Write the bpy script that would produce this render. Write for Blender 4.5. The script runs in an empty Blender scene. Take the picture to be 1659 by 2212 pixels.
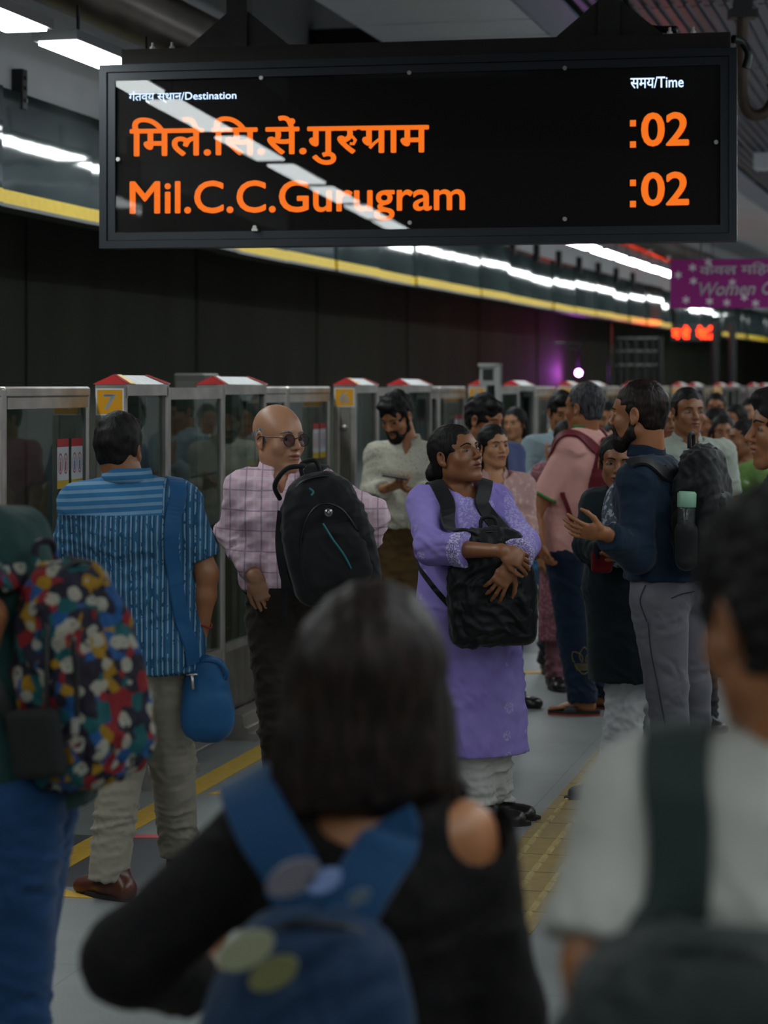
import bpy, math, random
import numpy as np
from mathutils import Vector, Matrix
random.seed(7); np.random.seed(7)
SC = bpy.context.scene
COL = SC.collection
PI = math.pi
# ---------------------------------------------------------------- camera, world, exposure
FPX, CX, HY, CAMZ = 4800.0, 829.5, 835.0, 1.75
cam = bpy.data.cameras.new('camera')
cam.sensor_width = 36.0
cam.lens = FPX / 2212 * 36
cam.shift_y = -(1106 - HY) / 2212
cam.clip_end = 300
cam.dof.use_dof = True
cam.dof.focus_distance = 8.3
cam.dof.aperture_fstop = cam.lens / 1000 / 0.026
camo = bpy.data.objects.new('camera', cam); COL.objects.link(camo)
camo.location = (0, 0, CAMZ); camo.rotation_euler = (PI / 2, 0, 0)
SC.camera = camo
SC.view_settings.view_transform = 'Standard'
SC.view_settings.look = 'None'
SC.view_settings.gamma = 1
SC.view_settings.use_curve_mapping = False
SC.view_settings.exposure = 1.45
world = bpy.data.worlds.new('world'); SC.world = world; world.use_nodes = True
world.node_tree.nodes['Background'].inputs[0].default_value = (0.35, 0.45, 0.6, 1)
world.node_tree.nodes['Background'].inputs[1].default_value = 0.02
LAMP_POWER = 9.0          # radiance of the ceiling lamps
SC.cycles.max_bounces = 8
SC.cycles.transparent_max_bounces = 16
SC.cycles.sample_clamp_indirect = 6

SA, CA = math.sin(math.radians(13.5)), math.cos(math.radians(13.5))
def curve_e(a):
    return 0.0011 * max(0.0, a - 12.0) ** 2
def G(a, l, z=0.0):
    """platform frame: a metres along the platform, l metres to the right, z up"""
    l = l + curve_e(a)
    return Vector((a * SA + l * CA, a * CA - l * SA, z))
def Gyaw(a):
    return -math.radians(13.5) - math.atan(0.0022 * max(0.0, a - 12.0))
def W(px, py, Y):
    """point at distance Y ahead of the camera seen at photo position px, py"""
    return np.array([(px - CX) / FPX * Y, Y, CAMZ - (py - HY) / FPX * Y])

# ---------------------------------------------------------------- object helpers
def empty(name, loc=(0, 0, 0), rz=0.0):
    o = bpy.data.objects.new(name, None); COL.objects.link(o)
    o.empty_display_size = 0.1
    o.location = loc; o.rotation_euler = (0, 0, rz)
    return o
def tag(o, label=None, cat=None, group=None, kind=None):
    if label: o['label'] = label
    if cat: o['category'] = cat
    if group: o['group'] = group
    if kind: o['kind'] = kind
    return o
def thing(name, label, cat, loc=(0, 0, 0), rz=0.0, group=None):
    return tag(empty(name, loc, rz), label, cat, group)
def link(name, me, mat, parent=None, smooth=False):
    o = bpy.data.objects.new(name, me); COL.objects.link(o)
    for m in (mat if isinstance(mat, (list, tuple)) else [mat]):
        if m is not None: me.materials.append(m)
    if parent is not None: o.parent = parent
    if smooth:
        me.polygons.foreach_set('use_smooth', [True] * len(me.polygons))
    return o
def struct(o):
    o['kind'] = 'structure'; return o
def copy_tree(o, parent=None):
    c = o.copy(); COL.objects.link(c)
    if parent is not None: c.parent = parent
    for ch in list(o.children): copy_tree(ch, c)
    return c

class MB:
    def __init__(s): s.v = []; s.f = []; s.mi = []
    def add(s, vs, fs, mi=0):
        b = len(s.v); s.v += [tuple(v) for v in vs]
        s.f += [tuple(b + i for i in f) for f in fs]; s.mi += [mi] * len(fs)
        return s
    def box(s, x0, x1, y0, y1, z0, z1, mi=0):
        vs = [(x, y, z) for x in (x0, x1) for y in (y0, y1) for z in (z0, z1)]
        return s.add(vs, [(0, 1, 3, 2), (4, 6, 7, 5), (0, 4, 5, 1), (2, 3, 7, 6), (0, 2, 6, 4), (1, 5, 7, 3)], mi)
    def bevbox(s, x0, x1, y0, y1, z0, z1, b, mi=0):
        """box with its four upright and eight level edges chamfered by b"""
        vs = []
        for z, i in ((z0, b), (z0 + b, 0), (z1 - b, 0), (z1, b)):
            xa, xb, ya, yb = x0 + i, x1 - i, y0 + i, y1 - i
            c = b
            vs += [(xa + c, ya, z), (xb - c, ya, z), (xb, ya + c, z), (xb, yb - c, z), (xb - c, yb, z), (xa + c, yb, z), (xa, yb - c, z), (xa, ya + c, z)]
        fs = [tuple(range(7, -1, -1)), tuple(range(24, 32))]
        for r in range(3):
            for k in range(8):
                k2 = (k + 1) % 8
                fs.append((r * 8 + k, r * 8 + k2, r * 8 + 8 + k2, r * 8 + 8 + k))
        return s.add(vs, fs, mi)
    def prism(s, poly, axis, t0, t1, mi=0):
        """2D polygon extruded along axis 'x','y' or 'z'"""
        def P(u, v, t):
            return {'x': (t, u, v), 'y': (u, t, v), 'z': (u, v, t)}[axis]
        n = len(poly)
        vs = [P(u, v, t0) for u, v in poly] + [P(u, v, t1) for u, v in poly]
        fs = [tuple(range(n - 1, -1, -1)), tuple(range(n, 2 * n))]
        fs += [(i, (i + 1) % n, n + (i + 1) % n, n + i) for i in range(n)]
        return s.add(vs, fs, mi)
    def tube(s, pts, r, n=10, mi=0, closed=False):
        pts = [Vector(p) for p in pts]; m = len(pts)
        rr = r if isinstance(r, (list, tuple)) else [r] * m
        up = Vector((0, 0, 1)); vs = []
        prev = None
        for i, p in enumerate(pts):
            if closed: t = pts[(i + 1) % m] - pts[i - 1]
            else: t = pts[min(i + 1, m - 1)] - pts[max(i - 1, 0)]
            t = t.normalized()
            if prev is None:
                ref = up if abs(t.z) < 0.9 else Vector((1, 0, 0))
                u = t.cross(ref).normalized()
            else:
                u = (prev - t * prev.dot(t)).normalized()
            prev = u; w = t.cross(u)
            for k in range(n):
                a = 2 * PI * k / n
                vs.append(p + (u * math.cos(a) + w * math.sin(a)) * rr[i])
        fs = []
        for i in range(m if closed else m - 1):
            for k in range(n):
                k2 = (k + 1) % n; j = (i + 1) % m
                fs.append((i * n + k, i * n + k2, j * n + k2, j * n + k))
        if not closed: fs += [tuple(range(n - 1, -1, -1)), tuple(range((m - 1) * n, m * n))]
        return s.add(vs, fs, mi)
    def mesh(s, name):
        me = bpy.data.meshes.new(name); me.from_pydata(s.v, [], s.f)
        me.polygons.foreach_set('material_index', s.mi); me.update()
        return me
    def build(s, name, mat, parent=None, smooth=False):
        return link(name, s.mesh(name), mat, parent, smooth)

# ---------------------------------------------------------------- materials
def lin(h):
    h = h.lstrip('#'); c = [int(h[i:i + 2], 16) / 255 for i in (0, 2, 4)]
    return tuple((x / 12.92 if x <= .04045 else ((x + .055) / 1.055) ** 2.4) for x in c) + (1,)
class NT:
    def __init__(s, name):
        s.m = bpy.data.materials.new(name); s.m.use_nodes = True
        s.t = s.m.node_tree; s.b = s.t.nodes['Principled BSDF']; s.out = s.t.nodes['Material Output']
        s.co = None
    def n(s, typ, **kw):
        nd = s.t.nodes.new(typ)
        for k, v in kw.items(): setattr(nd, k, v)
        return nd
    def l(s, a, b): s.t.links.new(a, b)
    def coord(s):
        if s.co is None: s.co = s.n('ShaderNodeTexCoord')
        return s.co.outputs['Object']
    def math(s, op, a, b=None, clamp=False):
        nd = s.n('ShaderNodeMath', operation=op, use_clamp=clamp)
        for i, x in enumerate((a, b)):
            if x is None: continue
            if isinstance(x, (int, float)): nd.inputs[i].default_value = x
            else: s.l(x, nd.inputs[i])
        return nd.outputs[0]
    def xyz(s, src=None):
        nd = s.n('ShaderNodeSeparateXYZ'); s.l(src or s.coord(), nd.inputs[0]); return nd.outputs
    def noise(s, scale, detail=3, src=None, stretch=None, out='Fac'):
        src = src or s.coord()
        if stretch:
            mp = s.n('ShaderNodeMapping'); mp.inputs['Scale'].default_value = stretch; s.l(src, mp.inputs[0]); src = mp.outputs[0]
        nd = s.n('ShaderNodeTexNoise'); nd.inputs['Scale'].default_value = scale; nd.inputs['Detail'].default_value = detail
        s.l(src, nd.inputs['Vector']); return nd.outputs[out]
    def ramp(s, fac, stops):
        nd = s.n('ShaderNodeValToRGB'); cr = nd.color_ramp
        while len(cr.elements) < len(stops): cr.elements.new(0.5)
        for e, (p, c) in zip(cr.elements, stops): e.position = p; e.color = c if len(c) == 4 else tuple(c) + (1,)
        s.l(fac, nd.inputs[0]); return nd.outputs[0]
    def mix(s, fac, a, b, typ='MIX'):
        nd = s.n('ShaderNodeMix', data_type='RGBA', blend_type=typ)
        for i, x in ((0, fac), (6, a), (7, b)):
            if isinstance(x, (int, float)): nd.inputs[i].default_value = x
            elif isinstance(x, tuple): nd.inputs[i].default_value = x
            else: s.l(x, nd.inputs[i])
        return nd.outputs[2]
    def base(s, c):
        if isinstance(c, tuple): s.b.inputs['Base Color'].default_value = c
        else: s.l(c, s.b.inputs['Base Color'])
    def bump(s, h, strength=0.3, dist=0.005):
        nd = s.n('ShaderNodeBump'); nd.inputs['Strength'].default_value = strength; nd.inputs['Distance'].default_value = dist
        s.l(h, nd.inputs['Height']); s.l(nd.outputs[0], s.b.inputs['Normal'])
    def set(s, rough=None, metal=None, spec=None, **kw):
        if rough is not None: s.b.inputs['Roughness'].default_value = rough
        if metal is not None: s.b.inputs['Metallic'].default_value = metal
        if spec is not None: s.b.inputs['Specular IOR Level'].default_value = spec
        for k, v in kw.items(): s.b.inputs[k.replace('_', ' ')].default_value = v
def plain(name, hexc, rough=0.6, metal=0.0, spec=0.5, noise=0.0, nscale=20, bump=0.0, bscale=200, bd=0.002):
    t = NT(name); c = lin(hexc); t.set(rough, metal, spec)
    if noise:
        d = tuple(x * (1 - noise) for x in c[:3]) + (1,); e = tuple(min(1, x * (1 + noise)) for x in c[:3]) + (1,)
        t.base(t.ramp(t.noise(nscale, 4), [(0.3, d), (0.7, e)]))
    else: t.base(c)
    if bump: t.bump(t.noise(bscale, 3), bump, bd)
    return t.m
def emit(name, hexc, strength):
    t = NT(name); t.base((0, 0, 0, 1)); t.b.inputs['Emission Color'].default_value = lin(hexc)
    t.b.inputs['Emission Strength'].default_value = strength; return t.m
def pane(name, tint='#dfe8e6', ior=1.5, boost=1.0):
    """thin glass: reflects by Fresnel, else lets light through"""
    t = NT(name); fr = t.n('ShaderNodeFresnel'); fr.inputs[0].default_value = ior
    tr = t.n('ShaderNodeBsdfTransparent'); tr.inputs[0].default_value = lin(tint)
    gl = t.n('ShaderNodeBsdfGlossy'); gl.inputs['Roughness'].default_value = 0.004
    geo = t.n('ShaderNodeNewGeometry')   # the same reflectance on both faces of the thin sheet
    mi = t.n('ShaderNodeMix', data_type='FLOAT'); t.l(geo.outputs['Backfacing'], mi.inputs[0]); mi.inputs[2].default_value = ior; mi.inputs[3].default_value = 1 / ior
    t.l(mi.outputs[0], fr.inputs[0])
    mx = t.n('ShaderNodeMixShader'); t.l(t.math('MULTIPLY', fr.outputs[0], boost, True), mx.inputs[0]); t.l(tr.outputs[0], mx.inputs[1]); t.l(gl.outputs[0], mx.inputs[2])
    t.l(mx.outputs[0], t.out.inputs[0]); t.t.nodes.remove(t.b); return t.m

steel = NT('brushed_steel'); steel.set(0.34, .8)
steel.base(steel.ramp(steel.noise(6, 4), [(0.3, lin('#9b9894')), (0.7, lin('#c4c0ba'))]))
steel.bump(steel.noise(60, 2, stretch=(1, 1, 0.05)), 0.05, 0.001); steel = steel.m
steel_dull = NT('dull_steel'); steel_dull.set(0.42, 0.9)
steel_dull.base(steel_dull.ramp(steel_dull.noise(9, 5), [(0.3, lin('#77746f')), (0.7, lin('#98938c'))])); steel_dull = steel_dull.m
black = plain('black_paint', '#0b0c0e', 0.45)
dark = plain('dark_paint', '#191a1c', 0.5)
glass = pane('gate_glass', '#b9c8c4', 1.5, 1.0)
red_roof = plain('red_paint', '#960a0e', 0.75, spec=.2, noise=.15)
white_paint = plain('white_paint', '#c9cbcc', 0.5, noise=.1)
yellow_paint = plain('yellow_paint', '#d8a818', 0.45)

# ---------------------------------------------------------------- floor and shell
t = NT('granite_floor'); X = t.xyz()
grain = t.ramp(t.noise(260, 3), [(0.35, lin('#727675')), (0.65, lin('#959997'))])
cloud = t.ramp(t.noise(2.2, 6), [(0.3, (0.72, 0.73, 0.75, 1)), (0.7, (1, 1, 1, 1))])
light = t.mix(1.0, grain, cloud, 'MULTIPLY')
darkg = t.ramp(t.noise(200, 3), [(0.35, lin('#35363c')), (0.65, lin('#4c4e54'))])
# dark granite courses cross the platform every seven metres (local y runs along the platform)
def band(y, c, w): return t.math('LESS_THAN', t.math('ABSOLUTE', t.math('SUBTRACT', y, c)), w)
b1 = t.math('MAXIMUM', band(X[1], 7.73, 0.43), band(X[1], 14.82, 0.43))
b1 = t.math('MAXIMUM', b1, band(X[1], 22.0, 0.43))
bs = t.mix(b1, light, darkg)
# joints of the 0.9 m slabs
jx = t.math('LESS_THAN', t.math('ABSOLUTE', t.math('SUBTRACT', t.math('FRACT', t.math('DIVIDE', t.math('ADD', X[0], 20), 0.9)), .5)), 0.0025)
jy = t.math('LESS_THAN', t.math('ABSOLUTE', t.math('SUBTRACT', t.math('FRACT', t.math('DIVIDE', t.math('ADD', X[1], 20.23), 0.9)), .5)), 0.0025)
bs = t.mix(t.math('MULTIPLY', t.math('MAXIMUM', jx, jy), .5), bs, lin('#3a3b3c'))
t.base(bs); t.set(0.42, 0, 0.5); t.bump(t.noise(120, 2), 0.05, 0.001)
floor_m = t.m
YAW = -math.radians(13.5)
m = MB(); m.box(-3.45, 7.0, -12, 90, -0.3, 0)
o = m.build('floor', floor_m); o.rotation_euler = (0, 0, YAW); struct(o)
concrete = NT('dark_concrete'); X = concrete.xyz(); concrete.set(0.8)
concrete.base(concrete.ramp(concrete.noise(1.2, 6, stretch=(1, 1, .3)), [(0.3, lin('#34372b')), (0.7, lin('#45483a'))])); concrete = concrete.m
m = MB(); m.box(-6.9, 7.0, 90, 90.2, -1.3, 5.2)
o = m.build('wall_far', concrete); o.rotation_euler = (0, 0, YAW); struct(o)
m = MB(); m.box(7.0, 7.2, -12, 90, 0, 5.2)
o = m.build('wall_right', plain('right_wall', '#b5b8b8', .6)); o.rotation_euler = (0, 0, YAW); struct(o)
m = MB(); m.box(-6.9, 7.0, -12.2, -12, -1.3, 5.2)
o = m.build('wall_back', plain('back_wall', '#9a9c9c', .6)); o.rotation_euler = (0, 0, YAW); struct(o)
m = MB(); m.box(-6.9, 7.2, -12, 90, 5.2, 5.4)
o = m.build('ceiling', plain('dark_ceiling', '#5c5e62', .8)); o.rotation_euler = (0, 0, YAW); struct(o)

def strip(a0, a1, step, f):
    """call f(a, a_next) along the platform"""
    a = a0
    while a < a1 - 1e-6:
        f(a, min(a + step, a1)); a += step
def ribbon_box(name, mat, a0, a1, l0, l1, z0, z1, step=2.0, parent=None):
    m = MB(); n = max(1, int(math.ceil((a1 - a0) / step)))
    vs = []
    for i in range(n + 1):
        a = a0 + (a1 - a0) * i / n
        for l, z in ((l0, z0), (l1, z0), (l1, z1), (l0, z1)): vs.append(G(a, l, z))
    fs = [(0, 3, 2, 1), tuple(n * 4 + k for k in range(4))]
    for i in range(n):
        for k in range(4):
            k2 = (k + 1) % 4
            fs.append((i * 4 + k, i * 4 + k2, i * 4 + 4 + k2, i * 4 + 4 + k))
    m.add(vs, fs); return m.build(name, mat, parent)

struct(ribbon_box('wall_left', concrete, -12, 88, -6.9, -6.7, -1.3, 5.2))
for i in range(14):
    struct(ribbon_box('trim_8', concrete, 4 + i * 4.0, 4.03 + i * 4.0, -6.7, -6.685, -1.2, 5.0))
struct(ribbon_box('trim_1', plain('ballast', '#2a2927', .9, noise=.3), -12, 88, -6.7, -3.45, -1.4, -1.2))

# painted lines on the floor
yl = plain('floor_yellow', '#c9a030', 0.5, noise=.12, nscale=30)
tag(ribbon_box('floor_line', yl, -2, 70, -3.12, -3.0, 0.0005, 0.003), 'long yellow safety line painted beside the platform gates', 'floor line')
m = MB()
def quadG(m, pts, z0, z1):
    vs = [G(a, l, z0) for a, l in pts] + [G(a, l, z1) for a, l in pts]; n = len(pts)
    m.add(vs, [tuple(range(n, 2 * n))] + [(i, (i + 1) % n, n + (i + 1) % n, n + i) for i in range(n)])
def flat_mark(name, mat, pts, label, cat, group=None):
    m = MB(); quadG(m, pts, 0.0004, 0.0035); return tag(m.build(name, mat), label, cat, group)
def from_px(px, py):
    Y = CAMZ * FPX / (py - HY); X = (px - CX) / FPX * Y
    return (X * SA + Y * CA, X * CA - Y * SA)
flat_mark('floor_arrow', yl, [from_px(*p) for p in ((85, 1922), (140, 1922), (200, 1941), (85, 1936))], 'yellow arrow mark beside the brown shoe on the dark floor course', 'floor mark')
flat_mark('floor_arrow', yl, [from_px(*p) for p in ((448, 1716), (478, 1708), (476, 1717))], 'small yellow arrow tip beside the long yellow line', 'floor mark')
flat_mark('floor_dash', plain('floor_red', '#b5545a', .5), [from_px(*p) for p in ((288, 1804), (352, 1804), (352, 1811), (280, 1811))], 'short red dash painted between the feet of the striped shirt man', 'floor mark')
flat_mark('floor_dash', yl, [from_px(*p) for p in ((1118, 1451), (1209, 1449), (1209, 1454), (1118, 1456))], 'thin yellow cross line on the floor behind the purple dress', 'floor mark')
flat_mark('floor_dash', plain('floor_red_pale', '#a8716c', .5), [from_px(*p) for p in ((1143, 1352), (1175, 1349), (1172, 1353), (1140, 1356))], 'faint red dash on the floor behind the pink polo man', 'floor mark')

# tactile paving strip with raised bars and dots
tac = plain('tactile_yellow', '#8c784c', 0.55, noise=.14, nscale=14)
m = MB()
root = struct(ribbon_box('trim_2', tac, 2, 60, -1.49, -1.2, 0.0, 0.004))
m = MB()
for i in range(120):
    a = 4.6 + i * 0.3
    if a > 24: break
    bars = a < 9.7
    # tile joint
    if bars:
        for r in range(2):
            for c in range(3):
                ca = a + 0.075 + r * .15; cl = -1.49 + 0.05 + c * 0.095
                p = [(ca - .055, cl - .012), (ca - .055, cl + .012), (ca + .055, cl + .012), (ca + .055, cl - .012)]
                q = [(ca - .048, cl - .007), (ca - .048, cl + .007), (ca + .048, cl + .007), (ca + .048, cl - .007)]
                vs = [G(x, y, .003) for x, y in p] + [G(x, y, .012) for x, y in q]
                m.add(vs, [(4, 5, 6, 7)[::-1]] + [(k, (k + 1) % 4, 4 + (k + 1) % 4, 4 + k) for k in range(4)])
    else:
        for r in range(4):
            for c in range(4):
                ca = a + .037 + r * .075; cl = -1.455 + c * .073
                vs = [G(ca + .013 * math.cos(k * PI / 3), cl + .013 * math.sin(k * PI / 3), .003) for k in range(6)] + [G(ca + .008 * math.cos(k * PI / 3), cl + .008 * math.sin(k * PI / 3), .009) for k in range(6)]
                m.add(vs, [tuple(range(6, 12))] + [(k, (k + 1) % 6, 6 + (k + 1) % 6, 6 + k) for k in range(6)])
o = m.build('trim_3', plain('tactile_worn', '#a3915f', .5, noise=.15)); struct(o)
m = MB()
for i in range(64):
    a = 4.6 + i * .3
    m.box(0, 0.29, -.002, .002, .0038, .0046)
    n0 = len(m.v) - 8
    for k in range(8):
        x, y, z = m.v[n0 + k]; p = G(a + y, -1.49 + x, z); m.v[n0 + k] = tuple(p)
for l in (-1.49, -1.2):
    pass
o = m.build('trim_4', plain('joint_dark', '#4b3f28', .8)); struct(o)
ORD = ['first', 'second', 'third', 'fourth', 'fifth', 'sixth', 'seventh', 'eighth', 'ninth', 'tenth', 'eleventh', 'twelfth', 'thirteenth', 'fourteenth', 'fifteenth', 'sixteenth', 'seventeenth', 'eighteenth', 'nineteenth', 'twentieth']
for _t in ('twenty', 'thirty'): ORD += [_t + '-' + q for q in ORD[:9]] + ['thirtieth' if _t == 'twenty' else 'fortieth']
# ---------------------------------------------------------------- writing
def text_mesh(s, bold=0.0):
    c = bpy.data.curves.new('writing', 'FONT'); c.body = s; c.resolution_u = 4
    o = bpy.data.objects.new('writing', c); COL.objects.link(o)
    dg = bpy.context.evaluated_depsgraph_get()
    me = bpy.data.meshes.new_from_object(o.evaluated_get(dg))
    bpy.data.objects.remove(o); bpy.data.curves.remove(c)
    V = np.array([v.co[:2] for v in me.vertices]); F = [tuple(p.vertices) for p in me.polygons]
    bpy.data.meshes.remove(me)
    if bold:
        vs, fs = [], []
        for dx, dy in ((0, 0), (bold, 0), (-bold, 0), (0, bold), (0, -bold), (bold * .7, bold * .7), (-bold * .7, bold * .7), (bold * .7, -bold * .7), (-bold * .7, -bold * .7)):
            b = sum(len(x) for x in vs); vs.append(V + [dx, dy]); fs += [tuple(b + i for i in f) for f in F]
        V = np.concatenate(vs); F = fs
    return V, F
def fit(V, box):
    """scale 2D points into box (u0, v0, u1, v1)"""
    lo, hi = V.min(0), V.max(0)
    u0, v0, u1, v1 = box
    return (V - lo) / (hi - lo) * [u1 - u0, v1 - v0] + [u0, v0]
def stroke(pts, w):
    """flat 2D stroke through pts"""
    pts = [np.array(p, float) for p in pts]; vs = []; n = len(pts)
    for i, p in enumerate(pts):
        t = pts[min(i + 1, n - 1)] - pts[max(i - 1, 0)]; t /= np.linalg.norm(t) + 1e-9
        nn = np.array([-t[1], t[0]]) * w / 2; vs += [p + nn, p - nn]
    return np.array(vs), [(2 * i, 2 * i + 1, 2 * i + 3, 2 * i + 2) for i in range(n - 1)]
def place2d(name, mat, parent, shapes, f3):
    m = MB()
    for V, F in shapes: m.add([f3(u, v) for u, v in V], F)
    return m.build(name, mat, parent)

# ---------------------------------------------------------------- platform screen gates
GL = -3.336           # lateral position of the gate line
MOD = 4.05; A7 = 9.095
H1, SCR, H2, DOOR = 0.58, 0.82, 0.75, 1.90
def gate_frame(root_a):
    return None
# every gate piece is modelled with x = lateral (0 at the platform side, negative to the track), y = along the platform
def make_housing(L, numbered):
    r = empty('gate_housing')
    m = MB(); T = -0.138; p = 0.035
    for y0 in (0, L - p):
        for x0 in (T, -p): m.bevbox(x0, x0 + p, y0, y0 + p, 0, 1.755, .006)
    m.box(T, 0, 0, p, 1.70, 1.76); m.box(T, 0, L - p, L, 1.70, 1.76)
    m.box(-p, 0, p, L - p, 1.71, 1.76); m.box(T, T + p, p, L - p, 1.71, 1.76)
    m.box(-p, 0, p, L - p, .43, .47)
    m.build('steel_frame', steel, r)
    m = MB(); m.box(T + .004, -.004, .006, .016, 0.02, 1.70); m.build('end_panel', steel_dull, r)
    m = MB(); m.box(-.028, -.02, p, L - p, .47, 1.71); m.build('side_glass', glass, r)
    m = MB(); m.box(-.028, -.014, p, L - p, .02, .43); m.build('kick_panel', steel_dull, r)
    m = MB(); z0, z1, o_ = 1.76, 1.80, .006
    xl, xr, xc = T - o_, o_, T / 2
    def roofpart(ya, yb, ia, ib, mi):
        m.add([(xl, ya, z0), (xr, ya, z0), (xc, ya + ia, z1), (xl, yb, z0), (xr, yb, z0), (xc, yb - ib, z1)],
              [(3, 4, 5), (0, 3, 5, 2), (1, 2, 5, 4), (0, 1, 4, 3)], 0)
        m.add([(xl, ya, z0), (xr, ya, z0), (xc, ya + ia, z1)], [(0, 2, 1)], 1)
    roofpart(-.006, L + .006, .05, .09, 0)
    m.build('roof', [white_paint, red_roof], r)
    m = MB(); k = .003
    # red hip at the near end and the red or yellow bands
    def bandp(ya, yb, mi):
        def rp(y):   # ridge follows the hips
            return min(max(y, .05 - .006), L + .006 - .09)
        ta, tb = (ya + .006) / (L + .012), (yb + .006) / (L + .012)
        ra = .044 + ta * (L - .128); rb = .044 + tb * (L - .128)
        m.add([(xr + k, ya, z0 + k), (xc, ra, z1 + k), (xl - k, ya, z0 + k), (xr + k, yb, z0 + k), (xc, rb, z1 + k), (xl - k, yb, z0 + k)], [(0, 3, 4, 1), (1, 4, 5, 2)], mi)
    m.add([(xl - k, -.008, z0), (xr + k, -.008, z0), (xc, .044 - k, z1 + k)], [(0, 1, 2)], 0)
    bandp(-.006, .05, 0); bandp(.05, .12, 1 if numbered else 2); bandp(L - .07, L + .006, 0)
    m.build('roof_stripes', [red_roof, yellow_paint, white_paint], r)
    m = MB()
    for cz, s in ((1.50, .017),):
        m.tube([(T / 2, .004, cz), (T / 2, -.008, cz)], s, 14)
    m.build('lock', steel, r, True)
    m = MB()
    m.prism([(0, 0), (.16, 0), (.16, .03), (.155, .035), (.12, .038), (.12, .06), (.10, .065), (.095, .115), (.085, .125), (0, .125)], 'y', .02, L - .02)
    m.build('plinth', steel, r)
    return r
def make_screen():
    r = empty('fixed_screen'); L = SCR; p = .03; m = MB()
    m.bevbox(-.03, 0, 0, p, 0, 1.745, .005); m.bevbox(-.03, 0, L - p, L, 0, 1.745, .005)
    m.box(-.04, 0, p, L - p, 1.69, 1.745); m.box(-.04, 0, p, L - p, .40, .46); m.box(-.03, 0, p, L - p, 0.02, .06)
    m.build('steel_frame', steel, r)
    m = MB(); m.box(-.02, -.012, p, L - p, .46, 1.69); m.build('glass_pane', glass, r)
    m = MB(); m.box(-.02, -.008, p, L - p, .06, .40); m.build('kick_panel', steel_dull, r)
    return r
stk_w = plain('sticker_white', '#b9bfc6', .4); stk_r = plain('sticker_red', '#a8242c', .4); stk_y = plain('sticker_yellow', '#b99a1c', .4); stk_b = plain('sticker_blue', '#2d4fa0', .4)
def make_leaf(flip):
    r = empty('sliding_gate'); L = DOOR / 2 - .005; p = .035; m = MB()
    m.bevbox(-.045, 0, 0, p, .01, 1.745, .01); m.bevbox(-.045, 0, L - p, L, .01, 1.745, .01)
    m.bevbox(-.055, .006, p * .6, L - p * .6, 1.705, 1.75, .008); m.box(-.04, 0, p, L - p, 1.66, 1.705)
    m.box(-.04, 0, p, L - p, .40, .45); m.box(-.04, 0, p, L - p, .01, .05)
    m.build('steel_frame', steel, r)
    m = MB(); m.box(-.022, -.014, p, L - p, .45, 1.66); m.build('glass_pane', glass, r)
    m = MB(); m.box(-.022, -.010, p, L - p, .05, .40); m.build('kick_panel', steel_dull, r)
    ys = (.20, .36) if not flip else (L - .36, L - .20)
    for i, y in enumerate(ys):
        m = MB(); x = -.0125; w = .13; z0, z1 = 1.32, 1.53
        m.add([(x, y, z0 + .035), (x, y + w, z0 + .035), (x, y + w, z1 - .035), (x, y, z1 - .035)], [(0, 1, 2, 3)], 0)
        m.add([(x, y, z1 - .035), (x, y + w, z1 - .035), (x, y + w, z1), (x, y, z1)], [(0, 1, 2, 3)], 1)
        m.add([(x, y, z0), (x, y + w, z0), (x, y + w, z0 + .035), (x, y, z0 + .035)], [(0, 1, 2, 3)], 2)
        for j in range(2):
            cy = y + .035 + j * .06; cz = 1.425
            n = 14
            vs = [(x + .0008, cy + .024 * math.cos(2 * PI * q / n) * rr, cz + .045 * math.sin(2 * PI * q / n) * rr) for rr in (1, .85) for q in range(n)]
            m.add(vs, [(q, (q + 1) % n, n + (q + 1) % n, n + q) for q in range(n)], 1)
            m.add([(x + .0008, cy - .006, cz - .03), (x + .0008, cy + .006, cz - .03), (x + .0008, cy + .006, cz + .01), (x + .0008, cy - .006, cz + .01)], [(0, 1, 2, 3)], 3 if i else 1)
            m.add([(x + .0008, cy - .006, cz + .014), (x + .0008, cy + .006, cz + .014), (x + .0008, cy, cz + .028)], [(0, 1, 2)], 3 if i else 1)
        m.build('warning_sticker', [stk_w, stk_r, stk_y, stk_b], r)
    return r
protoH1, protoH2 = make_housing(H1, True), make_housing(H2, False)
protoS, protoLa, protoLb = make_screen(), make_leaf(False), make_leaf(True)
used = set()
def put(proto, a, l, label, cat, group):
    if proto.name in used: o = copy_tree(proto)
    else: o = proto; used.add(proto.name)
    o.location = G(a, l, 0); o.rotation_euler = (0, 0, Gyaw(a + .3))
    return tag(o, label, cat, group)
plate_y = plain('plate_yellow', '#d3960f', .35); plate_w = plain('plate_white', '#d5d9de', .35)
nums = {0: '7', 1: '6', 2: '5', 3: '4', 4: '3', 5: '2', 6: '1'}
ordn = ['', 'first', 'second', 'third', 'fourth', 'fifth', 'sixth', 'seventh', 'eighth', 'ninth']
plates = []
NW = {0: 'seven', 1: 'six', 2: 'five', 6: 'one'}
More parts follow.
